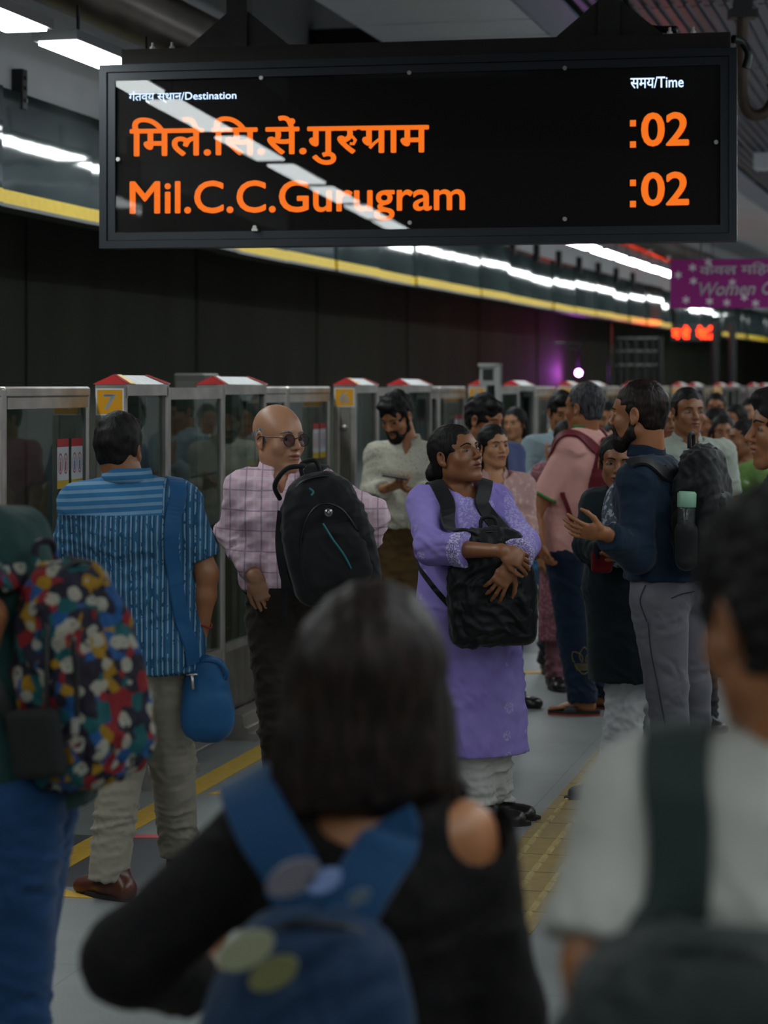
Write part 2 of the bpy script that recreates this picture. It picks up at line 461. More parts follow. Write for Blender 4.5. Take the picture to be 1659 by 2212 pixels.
for k in range(-1, 9):
    a = A7 + k * MOD
    place = ('with the yellow ' + NW[k] + ' plate') if k in (0, 1, 2, 6) else ('nearest the camera' if k < 0 else ordn[max(1, k - 2)] + ' beyond the five plate')
    if k >= 0:
        h = put(protoH1, a, GL, 'steel gate housing with red gabled top, ' + place, 'gate housing', 'numbered gate housings')
        plates.append((h, k))
        put(protoS, a + H1, GL, 'glass screen just beyond the gate housing ' + place, 'screen panel', 'fixed glass screens')
    if k >= 0:
        put(protoH2, a + H1 + SCR, GL, 'unnumbered steel gate housing, next past the one ' + place, 'gate housing', 'unnumbered gate housings')
    d = a + H1 + SCR + H2
    place2 = ('with the yellow ' + NW[k + 1] + ' plate') if k + 1 in (0, 1, 2, 6) else ordn[max(1, k - 1)] + ' beyond the five plate'
    put(protoLa, d, GL - .155, 'sliding glass leaf, farther from the gate housing ' + place2, 'sliding gate', 'sliding glass gates')
    put(protoLb, d + DOOR / 2, GL - .155, 'sliding glass leaf, close before the gate housing ' + place2, 'sliding gate', 'sliding glass gates')

for h, k in plates:
    if k not in nums: continue
    pl = MB(); z0, z1 = 1.625, 1.742
    pl.box(-.134, -.006, -.002, .005, z0, z1)
    pl = pl.build('number_plate', plate_w, h)
    q = MB(); q.box(-.128, -.012, -.0028, -.002, z0 + .006, z1 - .006); q.build('plate_face', plate_y, pl)
    V, F = text_mesh(nums[k], .02); cw = .030 if nums[k] != '1' else .016
    V = fit(V, (-.07 - cw / 1, z0 + .025, -.07 + cw / 1, z1 - .025))
    place2d('numeral', plate_w, pl, [(V, F)], lambda u, v: (u, -.0034, v))

# ---------------------------------------------------------------- yellow-edged glass fascia over the track
FL = -4.97
t = NT('fascia_glass'); t.base(t.ramp(t.noise(1.5, 4), [(.3, lin('#232d30')), (.7, lin('#475454'))])); t.set(0.05, 0, 1.0)
t.b.inputs['IOR'].default_value = 1.5
t.bump(t.noise(2.5, 1), .15, .01); fascia_g = t.m
fascia_y = plain('fascia_yellow', '#cfae0c', .55, noise=.08)
fascia_b = plain('fascia_under', '#3a3c3c', .4)
def fascia_panel(i):
    a = 4.2 + i * 1.46; L = 1.445
    o = thing('glass_fascia', '', 'fascia')
    o.location = G(a, FL, 0); o.rotation_euler = (random.uniform(-.004, .004), random.uniform(-.014, .014), Gyaw(a + .7) + random.uniform(-.008, .008))
    m = MB(); m.box(-.03, 0, 0, L, 2.852, 3.42); m.build('glass_sheet', fascia_g, o)
    m = MB(); m.box(-.02, .004, 0, L, 2.775, 2.852); m.build('yellow_strip', fascia_y, o)
    m = MB(); m.box(-.16, .008, 0, L, 2.755, 2.775); m.build('bottom_channel', fascia_b, o)
    return o
NF = 34
for i in range(NF):
    o = fascia_panel(i)
    o['label'] = 'glossy fascia piece with yellow lower edge, ' + (ORD[i - 3] + ' one from the left edge' if 3 <= i < 6 else (ORD[i - 6] + ' beyond the sign' if i >= 6 else ORD[i] + ' one nearest the camera'))
    o['group'] = 'fascia panels over the gates'
fz = plain('bulkhead_grey', '#c6c8cc', .7, noise=.06, nscale=2)
struct(ribbon_box('trim_5', fz, -2, 70, FL - .3, FL - .05, 3.30, 5.2))
br = plain('bracket_black', '#101113', .5)
for i in range(22):
    a = 4.2 + .35 + i * 1.46
    o = thing('fascia_bracket', 'small black bracket on the fascia top edge, ' + ORD[i] + ' counted from the camera', 'bracket', G(a, FL, 0), Gyaw(a), 'fascia brackets')
    m = MB(); m.bevbox(-.05, .02, -.035, .035, 3.33, 3.56, .004); m.build('clamp_plate', br, o)
    m = MB()
    for z in (3.38, 3.45, 3.51): m.tube([(.019, 0, z), (.032, 0, z)], .012, 6)
    m.build('bolt_row', steel_dull, o)

# ---------------------------------------------------------------- ceiling lamps
lamp_e = emit('lamp_tubes', '#eaf2f2', LAMP_POWER)
body_w = plain('lamp_body', '#8b8d90', .5)
protoL = empty('ceiling_lamp')
m = MB(); m.box(-.115, .115, 0, 1.58, 3.402, 3.45); m.build('lamp_body', body_w, protoL)
m = MB(); m.box(-.10, .10, .05, 1.53, 3.387, 3.402); m.build('lamp_diffuser', lamp_e, protoL)
for _y in (.3, 1.3):
    m = MB(); m.box(-.005, .005, _y, _y + .02, 3.45, 3.62); m.build('hanger', br, protoL)
a_l = 10.59 * CA + 4.0 * 0 - 0.0
protoU = copy_tree(protoL); used.add(protoU.name)
m = MB(); m.box(-.12, .12, .03, 1.56, 3.451, 3.456); m.build('ceiling_fill_glow', emit('ceiling_fill', '#eaf0f8', LAMP_POWER * .45), protoU)  # upward glow added to the unseen lamps to brighten the ceiling
def lamp(a, l, label, group):
    global protoL
    if l > 0:
        if 'up' in used: o = copy_tree(protoU)
        else: o = protoU; used.add('up')
    elif 'lamp' in used: o = copy_tree(protoL)
    else: o = protoL; used.add('lamp')
    o.location = G(a, l, 0); o.rotation_euler = (0, 0, Gyaw(a + .8)); tag(o, label, 'ceiling lamp', group)
aS = (-4.0 + 4.114 - .0) * 0 + 10.59 * CA + ((-4.114 + .24 * 10.59)) * SA
for i in range(-12, 22):
    a = aS + i * 1.87
    if a > 50 or a < -10: continue
    nm = 'long white ceiling lamp nearest the top left corner' if i == -1 else ('long white ceiling lamp cut off by the top left of the train sign' if i == 0 else ('long white ceiling lamp above the gates, ' + ORD[i - 1] + ' one beyond the sign corner' if i > 0 else 'long white ceiling lamp above the gates, ' + ORD[-i - 2] + ' one back from the top left'))
    lamp(a, -4.0, nm, 'row of ceiling lamps above the gates')
for i in range(-10, 22):  # unseen row, put in for more light on the platform
    lamp(aS + 1 + i * 1.87, .9, 'unseen long white ceiling lamp over the platform middle, ' + ORD[i + 10] + ' of its row', 'unseen row of ceiling lamps over the platform middle')
for i in range(-5, 12):  # unseen row by the right wall, put in as extra light
    lamp(aS + 1 + i * 3.74, 4.2, 'unseen long white ceiling lamp along the right wall, ' + ORD[i + 5] + ' of its row', 'unseen row of ceiling lamps over the platform')

# ---------------------------------------------------------------- ducts and ceiling panels
duct_m = NT('rusty_duct'); duct_m.set(0.32, .6)
duct_m.base(duct_m.ramp(duct_m.noise(3, 6, stretch=(1, .3, 1)), [(.3, lin('#4a3d33')), (.55, lin('#6a6058')), (.75, lin('#857b70'))])); duct_m = duct_m.m
m = MB(); pts = [G(-6 + i * 2, -4.17 + .02, 3.80) for i in range(38)]
m.tube(pts, .17, 28)
for i in range(24): m.tube([G(-5 + i * 3, -4.15, 3.80), G(-4.95 + i * 3, -4.15, 3.80)], .178, 28)
tag(m.build('ventilation_duct', duct_m, None, True), 'round rusty brown duct running above the ceiling lamps', 'duct')
cp = plain('ceiling_panel_white', '#d4d8df', .6, noise=.05, nscale=2)
cpb = plain('ceiling_panel_blue', '#8e96ac', .35)
for k, (a0, a1) in enumerate(((2, 9.9), (9.95, 15.2), (15.25, 15.9), (15.95, 22), (22.05, 30), (30.05, 50))):
    o = ribbon_box('ceiling_sheet', cp, a0, a1, -3.87, -2.62, 4.30, 4.33)
    tag(o, 'flat pale grey ceiling sheet, ' + ORD[k] + ' of its row counted from the camera', 'ceiling panel', 'pale ceiling panels')
o = ribbon_box('ceiling_sheet', cpb, 2, 50, -2.6, -2.30, 4.295, 4.325); tag(o, 'narrow bluish grey ceiling panel strip beside the ribbed panels', 'ceiling panel')
rib = NT('ribbed_metal'); rib.set(.3, .9); rib.base(lin('#4f5468')); rib = rib.m
for k in range(12):
    a0 = 3 + k * 3.0; a1 = a0 + 2.96; m = MB(); l = -2.25
    vs, fs = [], []
    while l < 1.6:
        for (dl, z) in ((0, 4.33), (.035, 4.33), (.04, 4.30), (.085, 4.30), (.09, 4.33)):
            vs += [G(a0, l + dl, z), G(a1, l + dl, z)]
        l += .09
    fs = [(2 * i, 2 * i + 1, 2 * i + 3, 2 * i + 2) for i in range(len(vs) // 2 - 1)]
    m.add(vs, fs)
    o = m.build('ribbed_ceiling_sheet', rib); sm = o.modifiers.new('solid', 'SOLIDIFY'); sm.thickness = .004
    tag(o, 'ribbed dark metal ceiling sheet at the upper right, ' + ORD[k] + ' counted from the camera', 'ceiling panel', 'ribbed ceiling panels')
beam = plain('beam_dark', '#17181a', .7)
for a in (12.2, 18.0, 25.0, 33.0):
    m = MB(); m.box(-.9, 1.0, 0, .25, 4.34, 4.6)
    vs = [G(a + y, l, z) for l in (-5.0, 5) for y in (0, .22) for z in (4.42, 4.75)]
    m = MB(); m.add(vs, [(0, 1, 3, 2), (4, 6, 7, 5), (0, 4, 5, 1), (2, 3, 7, 6), (0, 2, 6, 4), (1, 5, 7, 3)])
    struct(m.build('trim_beam', beam)).name = 'trim_6'
# pale cross band seen right of the sign
vs = [G(24.4 + y, l, z) for l in (-1.9, 5) for y in (0, .3) for z in (4.12, 4.29)]
m = MB(); m.add(vs, [(0, 1, 3, 2), (4, 6, 7, 5), (0, 4, 5, 1), (2, 3, 7, 6), (0, 2, 6, 4), (1, 5, 7, 3)])
struct(m.build('trim_7', cp))
# hooked brown pipe
bp = plain('brown_pipe', '#54453a', .45, .3, noise=.2)
Yp = 13.0
pp = [W(1606, -120, Yp), W(1604, 30, Yp), W(1602, 150, Yp), W(1604, 215, Yp), W(1622, 246, Yp), W(1650, 245, Yp), W(1672, 215, Yp), W(1668, 180, Yp)]
def smooth_pts(P, n=6):
    P = [np.array(p, float) for p in P]; out = []
    for i in range(len(P) - 1):
        p0, p1, p2, p3 = P[max(i - 1, 0)], P[i], P[i + 1], P[min(i + 2, len(P) - 1)]
        for k in range(n):
            u = k / n
            out.append(.5 * ((2 * p1) + (p2 - p0) * u + (2 * p0 - 5 * p1 + 4 * p2 - p3) * u * u + (3 * p1 - p0 - 3 * p2 + p3) * u ** 3))
    out.append(P[-1]); return out
m = MB(); m.tube(smooth_pts(pp), .035, 14); o = m.build('hooked_pipe', bp, None, True); tag(o, 'brown hooked pipe hanging at the upper right edge', 'pipe')
m = MB(); m.box(-.08, .08, -.06, .06, 0, .05); m.box(-.05, .05, -.04, .04, .05, .11)
c_ = m.build('pipe_clamp', dark, o); c_.location = Vector(W(1604, 40, Yp))

# ---------------------------------------------------------------- train sign
SP0 = np.array([W(216, 537, 10.55)[0], 10.55]); SP1 = np.array([W(1592, 520, 10.0)[0], 10.0])
SW = float(np.linalg.norm(SP1 - SP0)); sd = (SP1 - SP0) / SW; SYAW = math.atan2(sd[1], sd[0])
def sign_uv(px, py):
    """photo position to metres on the sign face"""
    r = (px - CX) / FPX
    # SP0 + u*sd = Y*(r,1)
    A = np.array([[sd[0], -r], [sd[1], -1]]); u, Y = np.linalg.solve(A, -SP0)
    return u, CAMZ - (py - HY) / FPX * Y
Z0, Z1 = 2.405, 3.275
sign = thing('train_sign', 'large black hanging train sign with glowing orange destination text', 'sign', (SP0[0], SP0[1], 0), SYAW)
frame_m = plain('sign_frame', '#20262d', .42, .3)
m = MB(); D = .26
m.box(0.01, SW - .01, .03, D, Z0 + .01, Z1 - .005); m.build('sign_housing', black, sign)
def ring(m, u0, u1, z0, z1, w, y0, y1):
    m.box(u0, u1, y0, y1, z0, z0 + w); m.box(u0, u1, y0, y1, z1 - w, z1); m.box(u0, u0 + w, y0, y1, z0 + w, z1 - w); m.box(u1 - w, u1, y0, y1, z0 + w, z1 - w)
m = MB(); ring(m, 0, SW, Z0, Z1, .035, -.012, .05)
ring(m, .038, SW - .038, Z0 + .038, Z1 - .038, .036, 0, .05); m.build('sign_frame', frame_m, sign)
m = MB(); m.box(.07, SW - .07, .024, .03, Z0 + .07, Z1 - .07); scr = m.build('led_screen', plain('led_black', '#1f1c1a', .6, spec=.3), sign)
led_o = emit('led_orange', '#ff7820', .53); led_w = emit('led_white', '#c4deff', .95)
def sf(u, v): return (u, .0225, v)
def boxpx(x0, y0, x1, y1):
    """px box (top-left, bottom-right) to plane box; y1 is the bottom"""
    a = sign_uv(x0, y1); b = sign_uv(x1, y0); return (a[0], a[1], b[0], b[1])
def sheared(V, x0, yb0, x1, yb1, h0, h1):
    """fit V to the quad given by the px baseline ends and px heights"""
    lo, hi = V.min(0), V.max(0); U = (V - lo) / (hi - lo); out = []
    for u, v in U:
        px = x0 + (x1 - x0) * u; py = yb0 + (yb1 - yb0) * u - v * (h0 + (h1 - h0) * u)
        out.append(sign_uv(px, py))
    return np.array(out)
V, F = text_mesh('Mil.C.C.Gurugram', .016)
# align on the baseline: descenders reach below
place2d('orange_text', led_o, scr, [(sheared(V, 277, 484, 1003, 474, 94, 88), F)], sf)
V, F = text_mesh('िमले.िस.सें.गु', .02)
Va, Fa = V, F
V2, F2 = text_mesh('र', .02); V3, F3 = text_mesh('गाम', .02)
off = Va[:, 0].max() + .0
r0 = off - .02
s1, f1 = stroke([(r0 + .20, .30), (r0 + .27, .37), (r0 + .37, .38), (r0 + .43, .30), (r0 + .39, .21), (r0 + .31, .22)], .075)
wr = V2[:, 0].max() - V2[:, 0].min()
HT = V2[:, 1].max()
V2 = V2 - [V2[:, 0].min(), 0] + [r0, 0]
g0 = r0 + wr + .07
s0 = (np.array([[r0, HT], [g0 + .1, HT], [g0 + .1, HT - .085], [r0, HT - .085]]), [(0, 1, 2, 3)])
V3 = V3 - [V3[:, 0].min(), 0] + [g0, 0]
bx = g0 + .50
s2, f2 = stroke([(g0 + .44, .34), (g0 + .30, .22), (g0 + .20, .10)], .07)
allV = [Va, V2, V3, s1, s2, s0[0]]; allF = [Fa, F2, F3, f1, f2, s0[1]]
cat = np.concatenate(allV); lo, hi = cat.min(0), cat.max(0)
top = Va[:, 1].max()
def fitall(V):
    out = []
    for x, y in V:
        u = (x - lo[0]) / (hi[0] - lo[0]); v = (y - lo[1]) / (hi[1] - lo[1])
        px = 277 + (925 - 277) * u; out.append(sign_uv(px, 361 + (352 - 361) * u - v * 108))
    return np.array(out)
place2d('orange_text', led_o, scr, [(fitall(v), f) for v, f in zip(allV, allF)], sf)
for (y0, y1) in ((318, 318 - 74), (447, 447 - 73)):
    V, F = text_mesh('02', .022)
    u = sheared(V, 1384, y0 - 2, 1488, y0 - 4, 74, 74)
    q = []
    for (xa, ya) in ((1360, y0 - 46), (1360, y0 - 0)):
        a = sign_uv(xa, ya); b = sign_uv(xa + 13, ya - 14)
        q.append((np.array([[a[0], a[1]], [b[0], a[1]], [b[0], b[1]], [a[0], b[1]]]), [(0, 1, 2, 3)]))
    place2d('orange_text', led_o, scr, [(u, F)] + q, sf)
V, F = text_mesh('गंतव य', .018); V4, F4 = text_mesh('सथान/Destination', .014)
V, F = text_mesh('गंतव्य स्थान/Destination', .008)
place2d('white_text', led_w, scr, [(sheared(V, 275, 223, 508, 218, 27, 25), F)], sf)
V, F = text_mesh('समय/Time', .009)
place2d('white_text', led_w, scr, [(sheared(V, 1361, 190, 1476, 187, 25, 24), F)], sf)
m = MB(); m.box(.07, SW - .07, .006, .010, Z0 + .07, Z1 - .07); m.build('cover_glass', pane('sign_glass', '#e8e8e8', 1.5, .55), sign)
m = MB()
for (px, py) in ((564, 168), (884, 157), (1220, 147), (550, 491), (885, 481), (1220, 473), (255, 344), (1547, 307)):
    u, v = sign_uv(px, py); m.tube([(u, .006, v), (u, -.004, v)], .010, 10)
for px, py in ((552, 497),):
    u, v = sign_uv(px, py); m.box(u - .012, u + .016, -.03, .0, v - .006, v + .006)
m.build('screws', steel, sign)
m = MB(); m.box(.10, SW - .03, .02, .24, Z1 - .002, Z1 + .075)
m.build('top_channel', plain('rusty_channel', '#1d1613', .7, noise=.4, nscale=8), sign)
m = MB()
for px in (322, 364, 1445, 1496):
    u, _ = sign_uv(px, 100); m.tube([(u, .06, Z1 + .0), (u, .06, Z1 + .11)], .007, 8); m.tube([(u, .06, Z1 + .075), (u, .06, Z1 + .09)], .014, 6)
m.build('top_bolts', steel, sign)
gus = plain('hanger_green', '#24231f', .6, noise=.3)
for px in (502, 1312):
    u, _ = sign_uv(px, 80); m = MB()
    m.box(u - .05, u + .05, .08, .18, Z1 + .07, 5.19)
    for y in (.10, .16):
        m.add([(u - .26, y, Z1 + .075), (u + .26, y, Z1 + .075), (u + .05, y, Z1 + .25), (u - .05, y, Z1 + .25), (u - .26, y + .008, Z1 + .075), (u + .26, y + .008, Z1 + .075), (u + .05, y + .008, Z1 + .25), (u - .05, y + .008, Z1 + .25)],
              [(0, 1, 2, 3), (7, 6, 5, 4), (0, 4, 5, 1), (1, 5, 6, 2), (2, 6, 7, 3), (3, 7, 4, 0)])
    m.build('hanger_post', gus, sign)
cnd = plain('conduit', '#1d2420', .4)
def conduit(pts, r, label):
    P = smooth_pts(pts, 14); m = MB(); rr = [r * (1 + .12 * (i % 2)) for i in range(len(P))]
    m.tube(P, rr, 10); return tag(m.build('flexible_conduit', cnd, None, True), label, 'cable conduit')
conduit([W(1340, -60, 10.4), W(1352, 10, 10.35), W(1375, 48, 10.3), W(1410, 62, 10.27), W(1462, 64, 10.2)], .016, 'dark ribbed cable conduit curving onto the top of the train sign')
conduit([W(1583, 84, 10.12), W(1604, 92, 10.15), W(1617, 118, 10.15), W(1610, 148, 10.15)], .018, 'dark ribbed cable conduit looping beside the right end of the train sign')

# ---------------------------------------------------------------- pink banner
Yb = 18.4
bn = thing('hanging_banner', 'pink women-only banner with white lettering and flowers hanging at the right', 'banner', W(1448, 664, Yb) * [1, 1, 0], SYAW)
def bf(px, py):
    b0 = W(1448, 664, Yb); r = (px - CX) / FPX
    A = np.array([[sd[0], -r], [sd[1], -1]]); u, Y = np.linalg.solve(A, -b0[:2])
    return u, CAMZ - (py - HY) / FPX * Y
zb0, zb1 = bf(1448, 666)[1], bf(1448, 561)[1]
pink = plain('banner_pink', '#980b7c', .5); bw = plain('banner_white', '#f2ecf4', .5)
m = MB(); m.box(0, 2.6, 0, .02, zb0, zb1); m.build('banner_face', pink, bn)
def bfit(V, x0, x1, yb, yt, rise=-4):
    lo, hi = V.min(0), V.max(0); out = []
    for x, y in V:
        u = (x - lo[0]) / (hi[0] - lo[0]); v = (y - lo[1]) / (hi[1] - lo[1])
        out.append(bf(x0 + (x1 - x0) * u, yb + rise * u - (yb - yt) * v))
    return np.array(out)
V, F = text_mesh('केवल मिहलाएं', .024)
place2d('hindi_text', bw, bn, [(bfit(V, 1511, 1716, 599, 568), F)], lambda u, v: (u, -.002, v))
V, F = text_mesh('Women Only', .022); V = V + np.stack([V[:, 1] * .3, V[:, 1] * 0], 1)
place2d('english_text', bw, bn, [(bfit(V, 1511, 1722, 648, 610), F)], lambda u, v: (u, -.002, v))
for (px, py) in ((1530, 560), (1496, 578), (1465, 594), (1498, 607), (1582, 610), (1482, 648), (1533, 651), (1570, 654), (1608, 642), (1632, 655), (1690, 600)):
    u, v = bf(px, min(max(py, 566), 656)); sh = []
    for q in range(3):
        a = PI / 6 + q * PI / 3
        sh.append(stroke([(u - .034 * math.cos(a), v - .034 * math.sin(a)), (u + .034 * math.cos(a), v + .034 * math.sin(a))], .009))
    place2d('flower', bw, bn, sh, lambda u, v: (u, -.002, v))
m = MB()
for u in (.25, 2.2): m.tube([(u, .01, zb1), (u, .01, 5.19)], .008, 6)
m.build('hanging_rod', br, bn)

# glowing board in place of a red display's reflection in the fascia
rd = thing('red_reflection', 'small red glowing board beyond the pink banner, imitating a display mirrored in the fascia', 'display', W(1450, 700, 36.5) * [1, 1, 0], SYAW)
def rf(px, py):
    b0 = W(1450, 700, 36.5); r = (px - CX) / FPX
    A = np.array([[sd[0], -r], [sd[1], -1]]); u, Y = np.linalg.solve(A, -b0[:2])
    return u, CAMZ - (py - HY) / FPX * Y
z0r, z1r = rf(1450, 736)[1], rf(1450, 700)[1]
u1r = rf(1552, 700)[0]
m = MB(); m.box(0, u1r + .06, 0.0, .06, z0r, z1r); m.build('reflection_board', black, rd)
red_e = emit('reflected_red', '#ff2a08', 3.2)
for k, (x0, x1) in enumerate(((1452, 1490), (1505, 1530), (1530, 1549))):
    V, F = text_mesh(['म से', 'गेट', '2'][k], .05)
    lo = rf(x0, 732); hi = rf(x1, 704)
    place2d('reflected_text', red_e, rd, [(fit(V, (lo[0], lo[1], hi[0], hi[1])), F)], lambda u, v: (u, -.004, v))
lr = bpy.data.lights.new('added_red_glow', 'POINT'); lr.energy = 9; lr.color = (1, .06, .02); lr.shadow_soft_size = .15  # lamp added to spread the red reflection over the fascia
lro = bpy.data.objects.new('added_red_glow', lr); COL.objects.link(lro); lro.location = W(1448, 712, 36.9)
m = MB()
for u in (.1, u1r - .1): m.tube([(u, .03, z1r), (u, .03, 4.3)], .01, 6)
m.build('hanging_rod', br, rd)

# ---------------------------------------------------------------- purple lamp, camera box and cabinets on the track side
aq = 38.0; pq = G(aq, -6.42, 1.985)
pl = thing('purple_spotlight', 'small glowing purple spotlight on the track wall beyond the gates', 'spotlight', pq)
m = MB(); m.tube([(0, .2, 0), (0, .0, 0), (0, -.01, 0)], [.05, .065, .065], 16); m.build('lamp_housing', black, pl)
m = MB(); m.tube([(0, -.011, 0), (0, -.014, 0)], .052, 16); m.build('lens', emit('purple_lens', '#e070ff', 25), pl)
m = MB(); m.box(-.03, .03, .05, .11, .08, .6); m.build('mount_arm', black, pl)
ld = bpy.data.lights.new('purple_glow', 'POINT'); ld.energy = 5; ld.color = (.75, .12, 1); ld.shadow_soft_size = .06
lo_ = bpy.data.objects.new('purple_glow', ld); COL.objects.link(lo_); lo_.location = Vector(pq) + Vector((-.12, -.22, 0.0))
cb = W(1058, 835, 17.2)
co = thing('camera_box', 'pale square camera box on a post behind the gate housing numbered 5', 'camera box', (cb[0], cb[1], 0), -.2)
m = MB(); m.box(-.08, .08, 0, .12, 1.76, 1.93); m.box(.045, .08, -.02, .12, 1.60, 1.93); m.box(-.09, .08, -.02, .13, 1.905, 1.93); m.build('case', plain('case_white', '#9b9d9a', .5), co)
m = MB(); m.box(-.055, .025, -.006, .0, 1.80, 1.885); m.build('dark_window', black, co)
m = MB(); m.tube([(0, .06, -1.2), (0, .06, 1.76)], .03, 10); m.build('post', dark, co)
cb = W(408, 835, 13.5)
co = thing('equipment_cabinet', 'dark grey equipment cabinet rising behind the screen next to gate housing 7', 'cabinet', (cb[0], cb[1], 0), YAW)
m = MB(); m.bevbox(-.10, .10, 0, .3, -1.2, 1.83, .01); m.build('case', plain('cabinet_grey', '#4b4b46', .6), co)
m = MB(); m.bevbox(-.085, .085, -.01, 0, -1.0, 1.78, .004); m.build('cabinet_door', plain('cabinet_door', '#55554f', .5), co)
# pipe rack far behind
Yk = 33.0
rk = thing('pipe_rack', 'dark pipe rack standing against the far track wall', 'pipe rack', W(1380, 835, Yk) * [1, 1, 0])
def rel(p): return Vector(p) - rk.location
m = MB()
for px in (1338, 1352, 1372, 1392, 1410, 1425): m.tube([rel(W(px, 728, Yk)), rel(W(px, 900, Yk))], .03 if px != 1425 else .05, 8)
m.build('upright_pipe', black, rk)
m = MB()
for py in (732, 760, 790): m.tube([rel(W(1332, py, Yk)), rel(W(1428, py, Yk))], .03, 8)
m.build('cross_pipe', black, rk)
for px in (1545, 1582, 1318):
    b = W(px, 835, 36.0)
    o = thing('wall_pillar', 'dark vertical pipe on the far track wall' , 'pipe', (b[0], b[1], -1.2), 0, 'dark pipes on the far track wall')
    m = MB(); m.tube([(0, 0, 0), (0, 0, 4.0)], .06 if px > 1500 else .03, 10); m.build('pipe_run', black, o)
o = thing('wall_sign', 'small dark sign frame on the track wall above the purple spotlight', 'sign', W(1228, 745, 24.5))
m = MB(); m.tube([(-.15, 0, .02), (.0, 0, .02)], .012, 6); ring(m, -.03, .13, -.05, .03, .014, -.02, .02); m.build('frame', black, o)

# ---------------------------------------------------------------- solid modelling by distance fields
def unit(v):
    v = np.asarray(v, float); return v / (np.linalg.norm(v) + 1e-12)
class Prim:
    """one rounded piece; op '+' blended in, '-' cut out; clips are planes (point, outward normal)"""
    def __init__(s, lo, hi, f, k=.02, op='+', clips=()):
        s.lo, s.hi, s.f, s.k, s.op, s.clips = np.array(lo), np.array(hi), f, k, op, clips
def seg(p0, p1, a0, a1, b0=None, b1=None, u=(1, 0, 0), k=.02, op='+', clips=(), cap=1.0):
    """tapered piece from p0 to p1; half widths a along u and b across it"""
    p0, p1 = np.array(p0, float), np.array(p1, float)
    b0 = a0 if b0 is None else b0; b1 = a1 if b1 is None else b1
    ax = p1 - p0; L = np.linalg.norm(ax)
    ah = ax / L if L > 1e-6 else np.array([0, 0, 1.0])
    u = np.array(u, float); u = u - ah * u.dot(ah)
    if np.linalg.norm(u) < 1e-4: u = np.cross(ah, [0, 1, 0.1])
    u = unit(u); w = np.cross(ah, u); R = max(a0, a1, b0, b1)
    def f(x, y, z):
        qx, qy, qz = x - p0[0], y - p0[1], z - p0[2]
        t = qx * ah[0] + qy * ah[1] + qz * ah[2]
        tc = np.clip(t, 0, L); al = t - tc
        uu = qx * u[0] + qy * u[1] + qz * u[2]; ww = qx * w[0] + qy * w[1] + qz * w[2]
        q = tc / L if L > 1e-6 else 0 * tc
        a = a0 + (a1 - a0) * q; b = b0 + (b1 - b0) * q; c = np.minimum(a, b) * cap
        k0 = np.sqrt((uu / a) ** 2 + (ww / b) ** 2 + (al / c) ** 2)
        k1 = np.sqrt((uu / a / a) ** 2 + (ww / b / b) ** 2 + (al / c / c) ** 2)
        return k0 * (k0 - 1) / (k1 + 1e-9)
    lo = np.minimum(p0, p1) - R * max(1, cap); hi = np.maximum(p0, p1) + R * max(1, cap)
    return Prim(lo, hi, f, k, op, clips)
def ell(c, r, M=None, k=.02, op='+', clips=()):
    c = np.array(c, float); r = np.array(r, float) if not np.isscalar(r) else np.array([r] * 3, float)
    M = np.eye(3) if M is None else np.array(M)      # columns are the axes
    def f(x, y, z):
        q = [x - c[0], y - c[1], z - c[2]]
        l = [q[0] * M[0, i] + q[1] * M[1, i] + q[2] * M[2, i] for i in range(3)]
        k0 = np.sqrt(sum((l[i] / r[i]) ** 2 for i in range(3)))
        k1 = np.sqrt(sum((l[i] / r[i] ** 2) ** 2 for i in range(3)))
        return k0 * (k0 - 1) / (k1 + 1e-9)
    R = max(r); return Prim(c - R, c + R, f, k, op, clips)
def rbox(c, h, M=None, r=.03, k=.0, op='+', taper=0.0, pw=2.0, bulge=0.0):
    """rounded box, half sizes h, narrowed by taper towards +z"""
    c = np.array(c, float); h = np.array(h, float); M = np.eye(3) if M is None else np.array(M)
    def f(x, y, z):
        q = [x - c[0], y - c[1], z - c[2]]
        l = [q[0] * M[0, i] + q[1] * M[1, i] + q[2] * M[2, i] for i in range(3)]
        tz = np.clip(l[2] / h[2], -1, 1)
        s0 = 1 - taper * np.clip((tz + .2) / 1.2, 0, 1) ** 2 + bulge * (1 - tz * tz)
        d = [np.abs(l[0]) - (h[0] * s0 - r), np.abs(l[1]) - (h[1] * s0 - r), np.abs(l[2]) - (h[2] - r)]
        o = np.sqrt(sum(np.maximum(v, 0) ** 2 for v in d))
        return o + np.minimum(np.maximum(np.maximum(d[0], d[1]), d[2]), 0) - r
    R = np.linalg.norm(h) * 1.1; return Prim(c - R, c + R, f, k, op)
def axis_coords(lo, hi, h, zones, hf):
    """grid lines, finer inside zones"""
    out = [lo]; 
    while out[-1] < hi:
        x = out[-1]; st = h
        for a, b in zones:
            if a - h <= x <= b: st = hf
        out.append(x + st)
    return np.array(out, np.float32)
